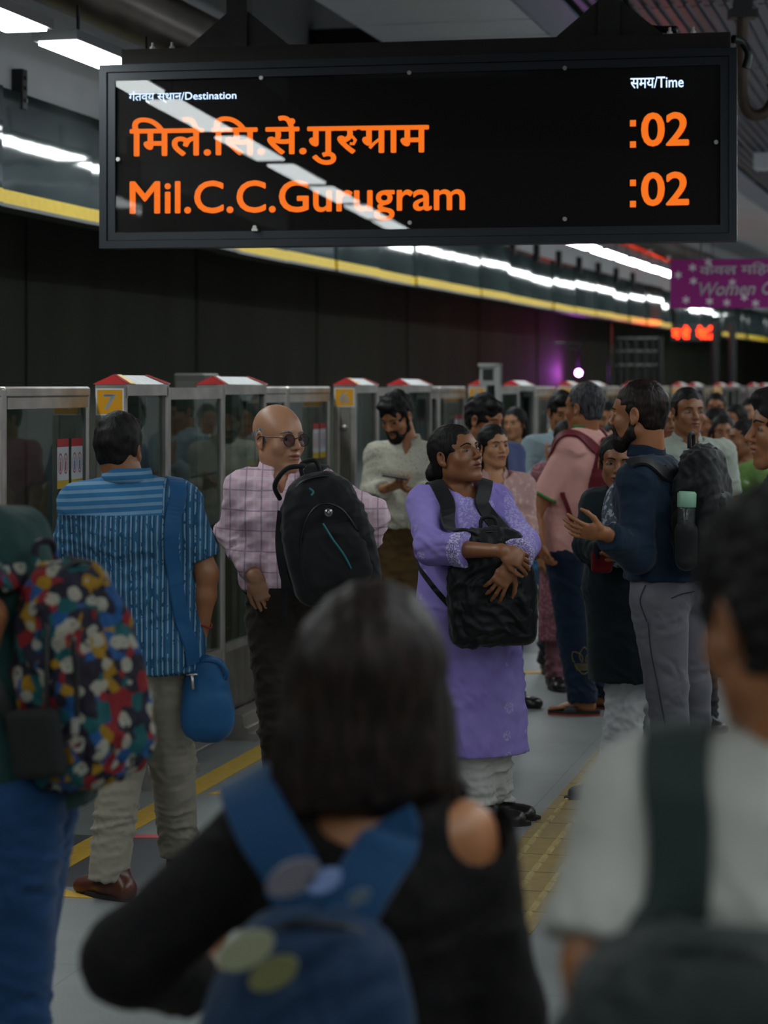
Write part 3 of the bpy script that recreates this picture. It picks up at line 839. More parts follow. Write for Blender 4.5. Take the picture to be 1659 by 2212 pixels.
def field(prims, xs, ys, zs):
    D = np.full((len(xs), len(ys), len(zs)), 1.0, np.float32)
    hm = max(np.max(np.diff(xs)), np.max(np.diff(ys)), np.max(np.diff(zs))) * 2
    for p in prims:
        mg = p.k + hm
        i0, i1 = np.searchsorted(xs, p.lo[0] - mg), np.searchsorted(xs, p.hi[0] + mg)
        j0, j1 = np.searchsorted(ys, p.lo[1] - mg), np.searchsorted(ys, p.hi[1] + mg)
        k0, k1 = np.searchsorted(zs, p.lo[2] - mg), np.searchsorted(zs, p.hi[2] + mg)
        if i1 <= i0 or j1 <= j0 or k1 <= k0: continue
        x = xs[i0:i1, None, None]; y = ys[None, j0:j1, None]; z = zs[None, None, k0:k1]
        d = p.f(x, y, z).astype(np.float32)
        for c, n in p.clips:
            d = np.maximum(d, (x - c[0]) * n[0] + (y - c[1]) * n[1] + (z - c[2]) * n[2])
        S = D[i0:i1, j0:j1, k0:k1]
        if p.op == '+':
            if p.k > 0:
                h = np.maximum(p.k - np.abs(S - d), 0) / p.k; S[...] = np.minimum(S, d) - h * h * p.k * .25
            else: S[...] = np.minimum(S, d)
        elif p.op == '-':
            if p.k > 0:
                h = np.maximum(p.k - np.abs(S + d), 0) / p.k; S[...] = np.maximum(S, -d) + h * h * p.k * .25
            else: S[...] = np.maximum(S, -d)
    return D
def value_at(prims, p):
    """distance of point p from the blended solid"""
    D = 1.0; p = np.array(p, float)
    for q in prims:
        d = float(q.f(*[np.array(v) for v in p]))
        for c, n in q.clips: d = max(d, float(np.dot(p - np.array(c), n)))
        if q.op == '+':
            if q.k > 0: h = max(q.k - abs(D - d), 0) / q.k; D = min(D, d) - h * h * q.k * .25
            else: D = min(D, d)
        else:
            D = max(D, -d)
    return D
CORN = [(0, 0, 0), (1, 0, 0), (0, 1, 0), (1, 1, 0), (0, 0, 1), (1, 0, 1), (0, 1, 1), (1, 1, 1)]
EDG = [(0, 1), (2, 3), (4, 5), (6, 7), (0, 2), (1, 3), (4, 6), (5, 7), (0, 4), (1, 5), (2, 6), (3, 7)]
def nets(D, xs, ys, zs):
    S = D < 0
    c = [S[a:S.shape[0] - 1 + a, b:S.shape[1] - 1 + b, d:S.shape[2] - 1 + d] for a, b, d in CORN]
    anyc = c[0].copy(); allc = c[0].copy()
    for q in c[1:]: anyc |= q; allc &= q
    act = anyc & ~allc
    I, J, K = np.nonzero(act)
    if len(I) == 0: return np.zeros((0, 3)), np.zeros((0, 4), int)
    idx = np.full(act.shape, -1, np.int32); idx[I, J, K] = np.arange(len(I))
    P = [np.stack([xs[I + a], ys[J + b], zs[K + d]], 1) for a, b, d in CORN]
    Vv = [D[I + a, J + b, K + d] for a, b, d in CORN]
    acc = np.zeros((len(I), 3)); cnt = np.zeros(len(I))
    for a, b in EDG:
        va, vb = Vv[a], Vv[b]; m = (va < 0) != (vb < 0)
        t = np.where(m, va / np.where(m, va - vb, 1), 0)[:, None]
        acc += np.where(m[:, None], P[a] + (P[b] - P[a]) * t, 0); cnt += m
    V = acc / cnt[:, None]
    F = []
    nx, ny, nz = S.shape
    def quads(A, B, ids, flipbase):
        m = A != B; q = np.nonzero(m)
        return q, A[q]
    a, b = S[:-1, 1:-1, 1:-1], S[1:, 1:-1, 1:-1]; q = np.nonzero(a != b); i, j, k = q[0], q[1] + 1, q[2] + 1
    f = np.stack([idx[i, j - 1, k - 1], idx[i, j, k - 1], idx[i, j, k], idx[i, j - 1, k]], 1); s = a[q]; f[~s] = f[~s][:, ::-1]; F.append(f)
    a, b = S[1:-1, :-1, 1:-1], S[1:-1, 1:, 1:-1]; q = np.nonzero(a != b); i, j, k = q[0] + 1, q[1], q[2] + 1
    f = np.stack([idx[i - 1, j, k - 1], idx[i - 1, j, k], idx[i, j, k], idx[i, j, k - 1]], 1); s = a[q]; f[~s] = f[~s][:, ::-1]; F.append(f)
    a, b = S[1:-1, 1:-1, :-1], S[1:-1, 1:-1, 1:]; q = np.nonzero(a != b); i, j, k = q[0] + 1, q[1] + 1, q[2]
    f = np.stack([idx[i - 1, j - 1, k], idx[i, j - 1, k], idx[i, j, k], idx[i - 1, j, k]], 1); s = a[q]; f[~s] = f[~s][:, ::-1]; F.append(f)
    F = np.concatenate(F); F = F[(F >= 0).all(1)]
    return V, F
def vnormals(V, F):
    n = np.cross(V[F[:, 2]] - V[F[:, 0]], V[F[:, 3]] - V[F[:, 1]])
    N = np.zeros_like(V)
    for c in range(4): np.add.at(N, F[:, c], n)
    return N / (np.linalg.norm(N, axis=1)[:, None] + 1e-12)
def np_mesh(name, V, F):
    me = bpy.data.meshes.new(name); me.vertices.add(len(V)); me.vertices.foreach_set('co', V.astype(np.float32).ravel())
    n = F.shape[1]; me.loops.add(len(F) * n); me.loops.foreach_set('vertex_index', F.astype(np.int32).ravel())
    me.polygons.add(len(F)); me.polygons.foreach_set('loop_start', np.arange(0, len(F) * n, n, dtype=np.int32))
    me.polygons.foreach_set('loop_total', np.full(len(F), n, dtype=np.int32)); me.update(calc_edges=True)
    return me
QF = 1.0
def solid(name, prims, mat, parent, h=.008, hf=None, zones=(), disp=None, origin=(0, 0, 0), post=None):
    """mesh the blended pieces; zones: boxes (lo, hi) meshed at hf"""
    h = h * QF; hf = (hf or h)
    plus = [p for p in prims if p.op == '+']
    lo = np.min([p.lo for p in plus], 0) - 3 * h; hi = np.max([p.hi for p in plus], 0) + 3 * h
    g = [axis_coords(lo[i], hi[i], h, [(z[0][i], z[1][i]) for z in zones], hf) for i in range(3)]
    D = field(prims, *g)
    V, F = nets(D, *g)
    if disp is not None:
        for _ in range(1):
            N = vnormals(V, F); V = V + N * disp(V, N)[:, None]
    o3 = np.array(origin)
    me = np_mesh(name, V - o3, F)
    o = link(name, me, mat, parent, True)
    return o
# ---- wrinkles: bundles of warped ridges
def folds(amp, scale=1.0, seed=0, stretch=(1, 1, 1), sharp=1.6):
    rs = np.random.RandomState(seed); st = np.array(stretch)
    dirs = rs.normal(size=(7, 3)); dirs /= np.linalg.norm(dirs, axis=1)[:, None]
    fr = rs.uniform(28, 100, 7) * scale; ph = rs.uniform(0, 6, 7)
    def f(V, N):
        P = V * st
        Wp = P + .03 * np.stack([np.sin(P[:, 2] * 21 + 1), np.sin(P[:, 0] * 25 + 2), np.sin(P[:, 1] * 23)], 1)
        s = np.zeros(len(V))
        for d, q, p in zip(dirs, fr, ph):
            w = np.sin(Wp @ d * q + p); s += (1 - np.abs(w)) ** sharp * (38 / q) - .3 * 38 / q
        mask = .45 + .55 * np.sin(P @ dirs[0] * 9 + 1) * np.sin(P @ dirs[1] * 8)
        return 1.5 * amp * s * mask
    return f
def addf(*fs):
    return lambda V, N: sum(f(V, N) for f in fs)
def curls(amp, q=160, seed=3):
    rs = np.random.RandomState(seed); dirs = rs.normal(size=(6, 3)); dirs /= np.linalg.norm(dirs, axis=1)[:, None]
    def f(V, N):
        P = V + .006 * np.sin(V[:, [1, 2, 0]] * 90)
        s = sum(np.sin(P @ d * q * (.7 + .12 * i) + i) for i, d in enumerate(dirs)); return amp * s / 2.2
    return f
def strands(amp, n=60):
    def f(V, N):
        return amp * (np.sin(V[:, 0] * n * 6 + 3 * np.sin(V[:, 2] * 9)) + .6 * np.sin(V[:, 1] * n * 7 + 2 * np.sin(V[:, 2] * 12)))
    return f
def rot(yaw, pitch=0, roll=0):
    """columns: right, forward, up.  yaw 0 looks away from the camera, 90 to the photo's left, 180 at the camera; pitch up is positive"""
    a, p, r = [math.radians(v) for v in (yaw, pitch, roll)]
    Rz = np.array([[math.cos(a), -math.sin(a), 0], [math.sin(a), math.cos(a), 0], [0, 0, 1]])
    Rx = np.array([[1, 0, 0], [0, math.cos(p), -math.sin(p)], [0, math.sin(p), math.cos(p)]])
    Ry = np.array([[math.cos(r), 0, math.sin(r)], [0, 1, 0], [-math.sin(r), 0, math.cos(r)]])
    return Rz @ Rx @ Ry

# ---------------------------------------------------------------- skin, hair and cloth
def skin_mat(name, hexc, lips='#7a4038'):
    t = NT(name); c = lin(hexc); a = t.n('ShaderNodeAttribute', attribute_name='lip')
    d = tuple(x * .84 for x in c[:3]) + (1,)
    b = t.ramp(t.noise(14, 4), [(.3, d), (.7, c)])
    t.base(t.mix(a.outputs['Fac'], b, lin(lips))); t.set(.43, 0, .5)
    t.b.inputs['Subsurface Weight'].default_value = .06; t.b.inputs['Subsurface Radius'].default_value = (.012, .005, .003)
    t.bump(t.noise(420, 2), .08, .001); return t.m
def hair_mat(name, hexc='#0a0808', tip=None, rough=.6):
    t = NT(name); t.set(rough, 0, .22); c = lin(hexc)
    e = lin(tip) if tip else tuple(min(1, x * 2.6 + .004) for x in c[:3]) + (1,)
    n = t.noise(90, 3, stretch=(1, 1, .18)); t.base(t.ramp(n, [(.35, c), (.75, e)])); t.bump(n, .9, .006); return t.m
def wrinkle(t, weave=300, bump=.25, amount=1.0):
    """soft creases and a fine weave"""
    ns = t.n('ShaderNodeTexNoise', noise_type='RIDGED_MULTIFRACTAL'); ns.inputs['Scale'].default_value = 4.5; ns.inputs['Detail'].default_value = 3; ns.inputs['Distortion'].default_value = 1.2
    mp = t.n('ShaderNodeMapping'); mp.inputs['Scale'].default_value = (1, 1, 1.7); mp.inputs['Rotation'].default_value = (.5, .4, .3); t.l(t.coord(), mp.inputs[0]); t.l(mp.outputs[0], ns.inputs['Vector'])
    b1_ = t.n('ShaderNodeBump'); b1_.inputs['Strength'].default_value = .75 * amount; b1_.inputs['Distance'].default_value = .024; t.l(ns.outputs['Fac'], b1_.inputs['Height'])
    b2_ = t.n('ShaderNodeBump'); b2_.inputs['Strength'].default_value = bump; b2_.inputs['Distance'].default_value = .0012; t.l(t.noise(weave, 2), b2_.inputs['Height']); t.l(b1_.outputs[0], b2_.inputs['Normal'])
    t.l(b2_.outputs[0], t.b.inputs['Normal'])
def cloth(name, hexc, rough=.85, weave=300, var=.08, bump=.25):
    t = NT(name); c = lin(hexc); d = tuple(x * (1 - var) for x in c[:3]) + (1,)
    t.base(t.ramp(t.noise(9, 4), [(.3, d), (.7, c)])); t.set(rough, 0, .25)
    t.b.inputs['Sheen Weight'].default_value = .08; wrinkle(t, weave, bump); return t.m
def head_prims(C, M, s=1.0, female=False, child=False, neck=None, nr=.056, jaw=1.0, full=0.0):
    """C centre between the ears, M head axes; returns the skin pieces in world units"""
    def P(x, y, z): return C + M @ (np.array([x, y, z]) * s)
    def E(c, r, **k): return ell(P(*c), np.array(r) * s, M, **{**dict(k=.012 * s), **k})
    def S(a, b, r0, r1, **k): return seg(P(*a), P(*b), r0 * s, r1 * s, u=M[:, 0], **{**dict(k=.012 * s), **k})
    j = (.93 if female else 1.0) * jaw
    pr = [E((0, -.012, .030), (.0735, .094, .082)),
          E((0, .022, .022), (.066, .070, .066)),
          E((0, .028, -.040), (.056 * j + full * .01, .062, .066), k=.02),
          S((-.046 * j, -.002, -.062), (-.014, .066, -.098), .018 + full * .006, .016, k=.03),
          S((.046 * j, -.002, -.062), (.014, .066, -.098), .018 + full * .006, .016, k=.03),
          E((0, .072, -.101), (.019, .016, .015), k=.02),
          E((-.037, .055, -.030), (.024 + full * .005, .026, .026), k=.02), E((.037, .055, -.030), (.024 + full * .005, .026, .026), k=.02),
          S((-.030, .078, .019), (.030, .078, .019), .010, .010, k=.016),
          E((-.031, .098, -.001), (.019, .017, .0125), op='-', k=.010), E((.031, .098, -.001), (.019, .017, .0125), op='-', k=.010),
          S((0, .084, .012), (0, .1065, -.026), .0075, .0105, k=.010),
          E((0, .108, -.031), (.0115, .011, .0095), k=.006),
          E((-.0115, .097, -.034), (.0085, .0105, .0075), k=.004), E((.0115, .097, -.034), (.0085, .0105, .0075), k=.004),
          E((-.0065, .103, -.0415), (.0035, .005, .004), op='-', k=.002), E((.0065, .103, -.0415), (.0035, .005, .004), op='-', k=.002),
          E((0, .075, -.064), (.030, .021, .022), k=.014),
          S((-.021, .0865, -.0605), (-.003, .0965, -.0570), .0040, .0062, k=.004), S((.021, .0865, -.0605), (.003, .0965, -.0570), .0040, .0062, k=.004),
          S((-.016, .0885, -.0685), (.016, .0885, -.0685), .0060, .0060, k=.005), E((0, .0925, -.069), (.011, .0065, .0062), k=.005),
          S((-.022, .0985, -.0638), (.022, .0985, -.0638), .0030, .0030, op='-', k=.003), S((-.026, .092, -.0640), (.026, .092, -.0640), .0028, .0028, op='-', k=.004)]
    for x in (-1, 1):
        # upper and lower lids over the eyeball
        pr += [E((x * .031, .0735, .0008), (.0150, .0140, .0128), k=.004, clips=((P(0, 0, .0022), M @ np.array([0, .1, -1.0])),)),
               E((x * .031, .0735, -.001), (.0150, .0132, .0125), k=.004, clips=((P(0, 0, -.0044), M @ np.array([0, .1, 1.0])),))]
        pr += [E((x * .0175, .0800, -.0015), (.0055, .0060, .0060), k=.004), E((x * .0445, .0745, -.001), (.0060, .0070, .0065), k=.004)]
        pr += [E((x * .0765, -.010, -.008), (.0075, .019, .030), k=.004), E((x * .0800, -.006, -.005), (.0052, .011, .018), op='-', k=.003),
               E((x * .076, -.002, -.034), (.0065, .009, .010), k=.005)]
    if neck is not None:
        pr.insert(3, seg(P(0, -.022, -.035), neck, nr * .93, nr, nr * .95, nr, u=M[:, 0], k=.025))
        pr.insert(4, seg(P(0, -.04, -.01), neck - np.array([0, 0, .03]), nr * .8, nr * .95, k=.03))
    return pr
def paint_lips(o, C, M, s, org):
    me = o.data; n = len(me.vertices); co = np.empty(n * 3, np.float32); me.vertices.foreach_get('co', co)
    V = co.reshape(-1, 3) + np.array(org) - C; L = V @ M / s
    x, y, z = L.T
    w = np.clip(1.3 - np.sqrt((x / .0245) ** 2 + ((z + .0640) / .0095) ** 2), 0, 1) * (y > .076)
    w = np.clip(w * 3, 0, .9)
    at = me.attributes.new('lip', 'FLOAT', 'POINT'); at.data.foreach_set('value', w.astype(np.float32))
eye_white = plain('eye_white', '#77726e', .6, spec=.15); eye_dark = plain('eye_iris', '#140b07', .15)
def add_eyes(root, C, M, s, org, look=(0, 0)):
    for x in (-1, 1):
        c = C + M @ (np.array([x * .031, .0730, -.0010]) * s) - org
        m = MB(); r = .0118 * s; R = M @ rot(look[0], look[1])
        vs = [c + R @ np.array([0, r, 0])]; rings = [(6, 0), (14, 0), (24, 0), (31, 0), (40, 0), (60, 0), (85, 0), (110, 0)]
        for a, _ in rings:
            for q in range(16):
                b = 2 * PI * q / 16; vs.append(c + R @ (np.array([math.sin(math.radians(a)) * math.cos(b), math.cos(math.radians(a)), math.sin(math.radians(a)) * math.sin(b)]) * r))
        m.add(vs, [(0, 1 + q, 1 + (q + 1) % 16) for q in range(16)], 1)
        b0 = 0
        for i in range(len(rings) - 1):
            for q in range(16):
                m.f.append((1 + i * 16 + q, 1 + i * 16 + 16 + q, 1 + i * 16 + 16 + (q + 1) % 16, 1 + i * 16 + (q + 1) % 16)); m.mi.append(1 if i < 3 else 0)
        m.build('eye', [eye_white, eye_dark], root, True)
def brows(root, C, M, s, org, mat, thick=.0042, prims=()):
    for x in (-1, 1):
        pts, rr = [], []
        for a, z, r in ((.013, .0175, .8), (.022, .0215, 1.0), (.032, .0235, .95), (.042, .0215, .75), (.050, .0165, .4)):
            q = C + M @ (np.array([x * a, .115, z]) * s)
            for _ in range(14):
                d0 = value_at(prims, q)
                if d0 < .0012: break
                q = q - M[:, 1] * max(.0008, d0 * .8)
            pts.append(q - org); rr.append(thick * r * .75 * s)
        m = MB(); m.tube(pts, rr, 8); m.build('eyebrow', mat, root, True)
def hair_prims(style, C, M, s=1.0, g=None):
    def P(x, y, z): return C + M @ (np.array([x, y, z]) * s)
    def E(c, r, **k): return ell(P(*c), np.array(r) * s, M, **{**dict(k=.01 * s), **k})
    def S(a, b, r0, r1, **k): return seg(P(*a), P(*b), r0 * s, r1 * s, u=M[:, 0], **{**dict(k=.015 * s), **k})
    up, fw = M[:, 2], M[:, 1]
    face = E((0, .105, -.025), (.064, .060, .083), op='-', k=.008)
    temple = [E((x * .075, .045, -.05), (.03, .05, .055), op='-', k=.006) for x in (-1, 1)]
    nape = (P(0, -.06, -.105), -up)
    napecut = E((0, -.075, -.150), (.11, .085, .080), op='-', k=.035)
    if style in ('short', 'curly', 'thick'):
        e = {'short': .004, 'curly': .012, 'thick': .008}[style]; tp = {'short': .014, 'curly': .030, 'thick': .024}[style]; bk_ = {'short': .008, 'curly': .022, 'thick': .014}[style]
        pr = [E((0, -.016, .032), (.0735 + e, .093 + bk_, .080 + tp)), E((0, -.048, -.030), (.058, .050 + e * .4, .062), k=.02)]
        pr = [Prim(p.lo, p.hi, p.f, p.k, p.op, (nape,)) for p in pr]
        if style != 'short': pr.append(E((.012, .055, .085), (.05, .042, .030), k=.02))
        pr += [face, napecut] + temple
        pr += [E((x * .088, -.002, -.026), (.024, .028, .042) if style != 'curly' else (.036, .04, .056), op='-', k=.006) for x in (-1, 1)]
        return pr
    if style == 'bald':
        pr = [Prim(*(lambda q: (q.lo, q.hi, q.f, q.k, q.op, ((P(0, 0, .036), up - fw * .3), nape, (P(0, .012, 0), fw + up * .35))))(E((0, -.014, .022), (.0758, .0965, .083))))]
        pr += [E((x * .085, -.002, -.022), (.02, .024, .036), op='-', k=.004) for x in (-1, 1)]
        return pr
    if style in ('bun', 'tied', 'part'):
        pr = [E((0, -.014, .030), (.081, .1, .090)), E((0, -.055, -.035), (.066, .045, .060), k=.02), face] + temple
        pr += [E((x * .085, .004, -.025), (.018, .02, .034), op='-', k=.004) for x in (-1, 1)]
        if style == 'bun': pr += [E((0, -.115, -.045), (.045, .036, .042), k=.012), S((0, -.10, -.03), (.0, -.10, -.085), .03, .018)]
        if style == 'tied': pr += [E((0, -.095, -.03), (.035, .03, .04), k=.02)]
        if style == 'part': pr += [S((-.070, -.03, .0), (-.078, -.035, -.16), .03, .028), S((.070, -.03, .0), (.078, -.035, -.16), .03, .028), S((0, -.07, 0), (0, -.075, -.2), .07, .06)]
        return pr
    return []
def beard_prims(C, M, s=1.0, long=0.0):
    def P(x, y, z): return C + M @ (np.array([x, y, z]) * s)
    def E(c, r, **k): return ell(P(*c), np.array(r) * s, M, **{**dict(k=.01 * s), **k})
    def S(a, b, r0, r1, **k): return seg(P(*a), P(*b), r0 * s, r1 * s, u=M[:, 0], **{**dict(k=.02 * s), **k})
    pr = [S((-.058, .002, -.035), (-.050, .012, -.072), .014, .018), S((.058, .002, -.035), (.050, .012, -.072), .014, .018),
          S((-.048, .012, -.076), (-.012, .072, -.104 - long), .019, .022 + long * .3), S((.048, .012, -.076), (.012, .072, -.104 - long), .019, .022 + long * .3),
          S((-.022, .092, -.050), (.022, .092, -.050), .0055, .0055, k=.01), S((-.03, .082, -.055), (-.03, .074, -.09), .008, .012), S((.03, .082, -.055), (.03, .074, -.09), .008, .012)]
    pr.append(E((0, .097, -.063), (.021, .016, .0095), op='-', k=.004))
    return pr
def hand_prims(wr, d, pn, side, s=1.0, curl=25, spread=6, thumb=35, bend=(1, 1, .7)):
    """wr wrist, d direction of the palm, pn the way the palm faces, side +1 puts the thumb towards d x pn"""
    wr, d = np.array(wr, float), unit(d); pn = unit(np.array(pn, float) - d * np.dot(pn, d)); t = np.cross(d, pn) * side
    pr = [seg(wr - d * .01 * s, wr + d * .045 * s, .026 * s, .037 * s, .019 * s, .015 * s, u=t, k=.012),
          seg(wr + d * .04 * s, wr + d * .078 * s, .038 * s, .036 * s, .014 * s, .012 * s, u=t, k=.01)]
    for i, (o, ln) in enumerate(((.027, .92), (.009, 1.0), (-.009, .94), (-.027, .75))):
        base = wr + d * (.080 - .004 * abs(i - 1)) * s + t * o * s
        a = math.radians((1.5 - i) * spread); dd = d * math.cos(a) + t * math.sin(a); q = base; ang = 0
        for ls, r0, r1, bf_ in ((.040, .0088, .0080, bend[0]), (.026, .0080, .0073, bend[1]), (.021, .0073, .0058, bend[2])):
            ang += math.radians(curl * bf_ * (1 + .12 * i)); v = dd * math.cos(ang) + pn * math.sin(ang); e = q + v * ls * ln * s
            pr.append(seg(q, e, r0 * s, r1 * s, k=.0035)); q = e
    q = wr + d * .022 * s + t * .026 * s; a = math.radians(thumb)
    for ls, r0, r1, da in ((.042, .0140, .0105, 0), (.032, .0100, .0088, -.3), (.026, .0088, .0066, -.25)):
        a += da; v = unit(d * math.cos(a) + t * math.sin(a) + pn * .35); e = q + v * ls * s
        pr.append(seg(q, e, r0 * s, r1 * s, k=.006)); q = e
    return pr
def shoe_prims(ank, yaw, s=1.0, L=.26, foot=False):
    """ank: point of the ankle, the sole lies at z = 0"""
    R = rot(yaw); f, r = R[:, 1], R[:, 0]; x, y = ank[0], ank[1]
    def P(a, b, c): return np.array([x, y, 0]) + f * a * s + r * b * s + np.array([0, 0, c])
    z = .0 if not foot else .022
    sole = ((P(0, 0, .002 + z * 0), (0, 0, -1)),)
    pr = [seg(P(-.055, 0, .035), P(.03, 0, .04), .036, .040, .040, .038, u=r, k=.03, clips=sole),
          seg(P(.03, 0, .038), P(L - .105, .0, .026), .040, .046, .036, .027, u=r, k=.03, clips=sole),
          seg(P(L - .13, 0, .024), P(L - .10, -.0, .022), .046, .040, .026, .022, u=r, k=.03, clips=sole),
          seg(P(-.03, 0, .05), np.array([x, y, ank[2] + .02]), .036, .042, .040, .046, u=r, k=.03)]
    return pr
# ---------------------------------------------------------------- the person builder
class Person:
    def __init__(s, label, base, skin, group=None, h=.009, hf=.0045):
        s.org = np.array([base[0], base[1], 0.0]); s.root = thing('person', label, 'person', tuple(s.org), 0, group)
        s.skin = skin; s.h, s.hf = h, hf; s.body = []; s.zones = []; s.shirt = []; s.pants = []
    def torso(s, yaw, pel, neck, shw=.19, chest=(.155, .115), waist=(.14, .105), hip=(.165, .115), lean=None, shd=.055, belly=0.0):
        """pel: middle of the pelvis, neck: base of the neck; shoulders drop from it"""
        s.yaw = yaw; R = rot(yaw); s.R = R; r, f = R[:, 0], R[:, 1]; s.pel, s.nk = np.array(pel, float), np.array(neck, float)
        up = s.nk - s.pel; L = np.linalg.norm(up)
        s.c1 = s.pel + up * .32; s.c2 = s.pel + up * .70; s.c3 = s.pel + up * .88
        s.shR = s.nk - unit(up) * (.055) + r * shw; s.shL = s.nk - unit(up) * (.055) - r * shw
        s.dims = (chest, waist, hip, shw, shd, belly, L)
        s.body += s.tor(-.012)
        return s
    def tor(s, g, bot=None, flare=0):
        chest, waist, hip, shw, shd, belly, L = s.dims; r, f = s.R[:, 0], s.R[:, 1]
        pr = [seg(s.pel, s.c1, hip[0] + g, waist[0] + g, hip[1] + g, waist[1] + g, u=r, k=.05),
              seg(s.c1, s.c2, waist[0] + g, chest[0] + g, waist[1] + g, chest[1] + g, u=r, k=.05),
              seg(s.c2, s.c3, chest[0] + g, chest[0] * .88 + g, chest[1] + g, chest[1] * .78 + g, u=r, k=.05, cap=.6),
              seg(s.nk + np.array([0, 0, -.035]) , s.shR, .052 + g, .050 + g, .062 + g, shd + g, u=f * 0 + np.array([0, 0, 1.0]), k=.05),
              seg(s.nk + np.array([0, 0, -.035]), s.shL, .052 + g, .050 + g, .062 + g, shd + g, u=np.array([0, 0, 1.0]), k=.05)]
        if belly: pr.append(ell(s.pel + (s.c1 - s.pel) * .6 + f * .05, (waist[0] * .85 + g, waist[1] + belly + g, .13), s.R, k=.06))
        return pr
    def head(s, C, yaw, pitch=0, roll=0, sc=1.0, hair='short', hairm=None, browm=None, face=True, female=False, nr=.056, jaw=1.0, full=0.0, look=(0, 0), curl=0.0, beard=None, hh=.005, skinpr=()):
        s.C = np.array(C, float); s.M = rot(yaw, pitch, roll); s.sc = sc
        s.body += head_prims(s.C, s.M, sc, female, neck=s.nk, nr=nr, jaw=jaw, full=full) + list(skinpr)
        R = .125 * sc; s.zones.append((s.C - R, s.C + R)); s.face = face
        if hair:
            hp = hair_prims(hair, s.C, s.M, sc)
            s.hair = solid('hair', hp, hairm, s.root, h=hh, origin=s.org, disp=(curls(.0042 * curl, 110 if hair != 'curly' else 210) if curl else curls(.0012 if hair != 'bald' else .0003, 170)))
        if beard is not None: solid('beard', beard_prims(s.C, s.M, sc, beard), hairm, s.root, h=.004, origin=s.org, disp=curls(.0012, 200))
        if face:
            add_eyes(s.root, s.C, s.M, sc, s.org, look); brows(s.root, s.C, s.M, sc, s.org, browm or hairm, prims=[q for q in s.body if np.linalg.norm((q.lo + q.hi) / 2 - s.C) < .16])
        return s
    def arm(s, sh, el, wr, r=(.050, .041, .036, .027), hand=None):
        sh, el, wr = [np.array(v, float) for v in (sh, el, wr)]
        s.body += [seg(sh, el, r[0], r[1], k=.03), seg(el, el + (wr - el) * .35, r[1] * .98, r[2] * 1.12, k=.02), seg(el + (wr - el) * .35, wr, r[2] * 1.12, r[3], r[2] * 1.05, r[3] * .82, k=.02)]
        if hand is None:
            d_ = unit(wr - el); sd_ = 1 if np.dot(wr - s.pel, s.R[:, 0]) > 0 else -1
            hand = dict(d=d_, pn=-s.R[:, 0] * sd_ + np.array([0, 0, .01]), side=-sd_)
        if True:
            hp = hand_prims(wr, **hand); s.body += hp
            lo = np.min([p.lo for p in hp], 0); hi = np.max([p.hi for p in hp], 0); s.zones.append((lo, hi))
        return (sh, el, wr)
    def leg(s, hp, kn, an, r=(.085, .056, .040)):
        hp, kn, an = [np.array(v, float) for v in (hp, kn, an)]
        s.body += [seg(hp, kn, r[0], r[1], k=.04), seg(kn, kn + (an - kn) * .35, r[1], r[1] * 1.0, k=.03), seg(kn + (an - kn) * .35, an, r[1], r[2], k=.03)]
        return (hp, kn, an)
    def sleeve(s, A, g=.014, end=1.0, wide=None, r=(.048, .043, .038, .033), cut=0.0, k=.03):
        """cloth round the arm A; end 1.0 = wrist, 0.35 = short sleeve"""
        sh, el, wr = A; tot = end * 2
        if end <= .5:
            e = sh + (el - sh) * end * 2; d = unit(el - sh); w = wide or r[1] + g + .012
            return [seg(sh, e + d * .03, r[0] + g, w, k=k, clips=((e, d),))]
        f = (end - .5) * 2; e = el + (wr - el) * f; d = unit(wr - el); w = wide or r[3] + g
        return [seg(sh, el, r[0] + g, r[1] + g, k=k), seg(el, e + d * .03, r[1] + g, w, k=k, clips=((e, d),))]
    def trousers(s, legs, mat, g=.014, hem=.05, top=None, rh=(.095, .068, .062), wide=None, fold=.0035, h=None, seed=5, name='trousers', parent=None):
        top = top if top is not None else s.pel[2] + .09; chest, waist, hip, *_ = s.dims; pr = []
        up = s.pel + np.array([0, 0, .18])
        pr += [Prim(q.lo, q.hi, q.f, q.k, q.op, (((0, 0, top), (0, 0, 1)),)) for q in s.tor(g * .45)]
        for hp, kn, an in legs:
            an2 = np.array([an[0], an[1], hem]); d = unit(an - kn); wv = wide or rh[2]
            pr += [seg(hp, kn, rh[0], rh[1], rh[0] * 1.08, rh[1], u=s.R[:, 0], k=.035), seg(kn, an - np.array([0, 0, .06]), rh[1], wv, k=.025, clips=(((0, 0, hem), (0, 0, -1)),))]
        s.pants = pr
        fz = folds(fold, 1.0, seed, (1, 1, 1.6))
        def dd(V, N):
            low = np.clip((.35 - V[:, 2]) / .3, 0, 1); return fz(V, N) * (.8 + 2.0 * low)
        return solid(name, pr, mat, parent or s.root, h=h or s.h, disp=dd, origin=s.org)
    def top(s, arms, mat, hem, g=.012, ends=1.0, fold=.0035, neckz=None, neckc=None, name='shirt', flare=None, h=None, seed=1, wides=None, extra=(), k=.03, sleeve_g=None, vneck=0.0):
        """shirt body and sleeves; hem is the height of its lower edge, flare (a, b, z) widens it downwards"""
        chest, waist, hip, shw, shd, belly, L = s.dims
        clip = (((0, 0, hem), (0, 0, -1)),); pr = s.tor(g)
        if flare:
            fa, fb, fc = flare; e = np.array(fc, float) if not np.isscalar(fc) else np.array([s.pel[0], s.pel[1], fc])
            pr.append(seg(s.pel + np.array([0, 0, .0]), e, hip[0] + g, fa, hip[1] + g, fb, u=s.R[:, 0], k=.06))
        else: pr.append(seg(s.pel - np.array([0, 0, .12]), s.pel, hip[0] + g, hip[0] + g, hip[1] + g, hip[1] + g, u=s.R[:, 0], k=.05))
        pr = [Prim(p.lo, p.hi, p.f, p.k, p.op, clip) for p in pr]
        ends = ends if isinstance(ends, (list, tuple)) else [ends] * len(arms); wides = wides or [None] * len(arms)
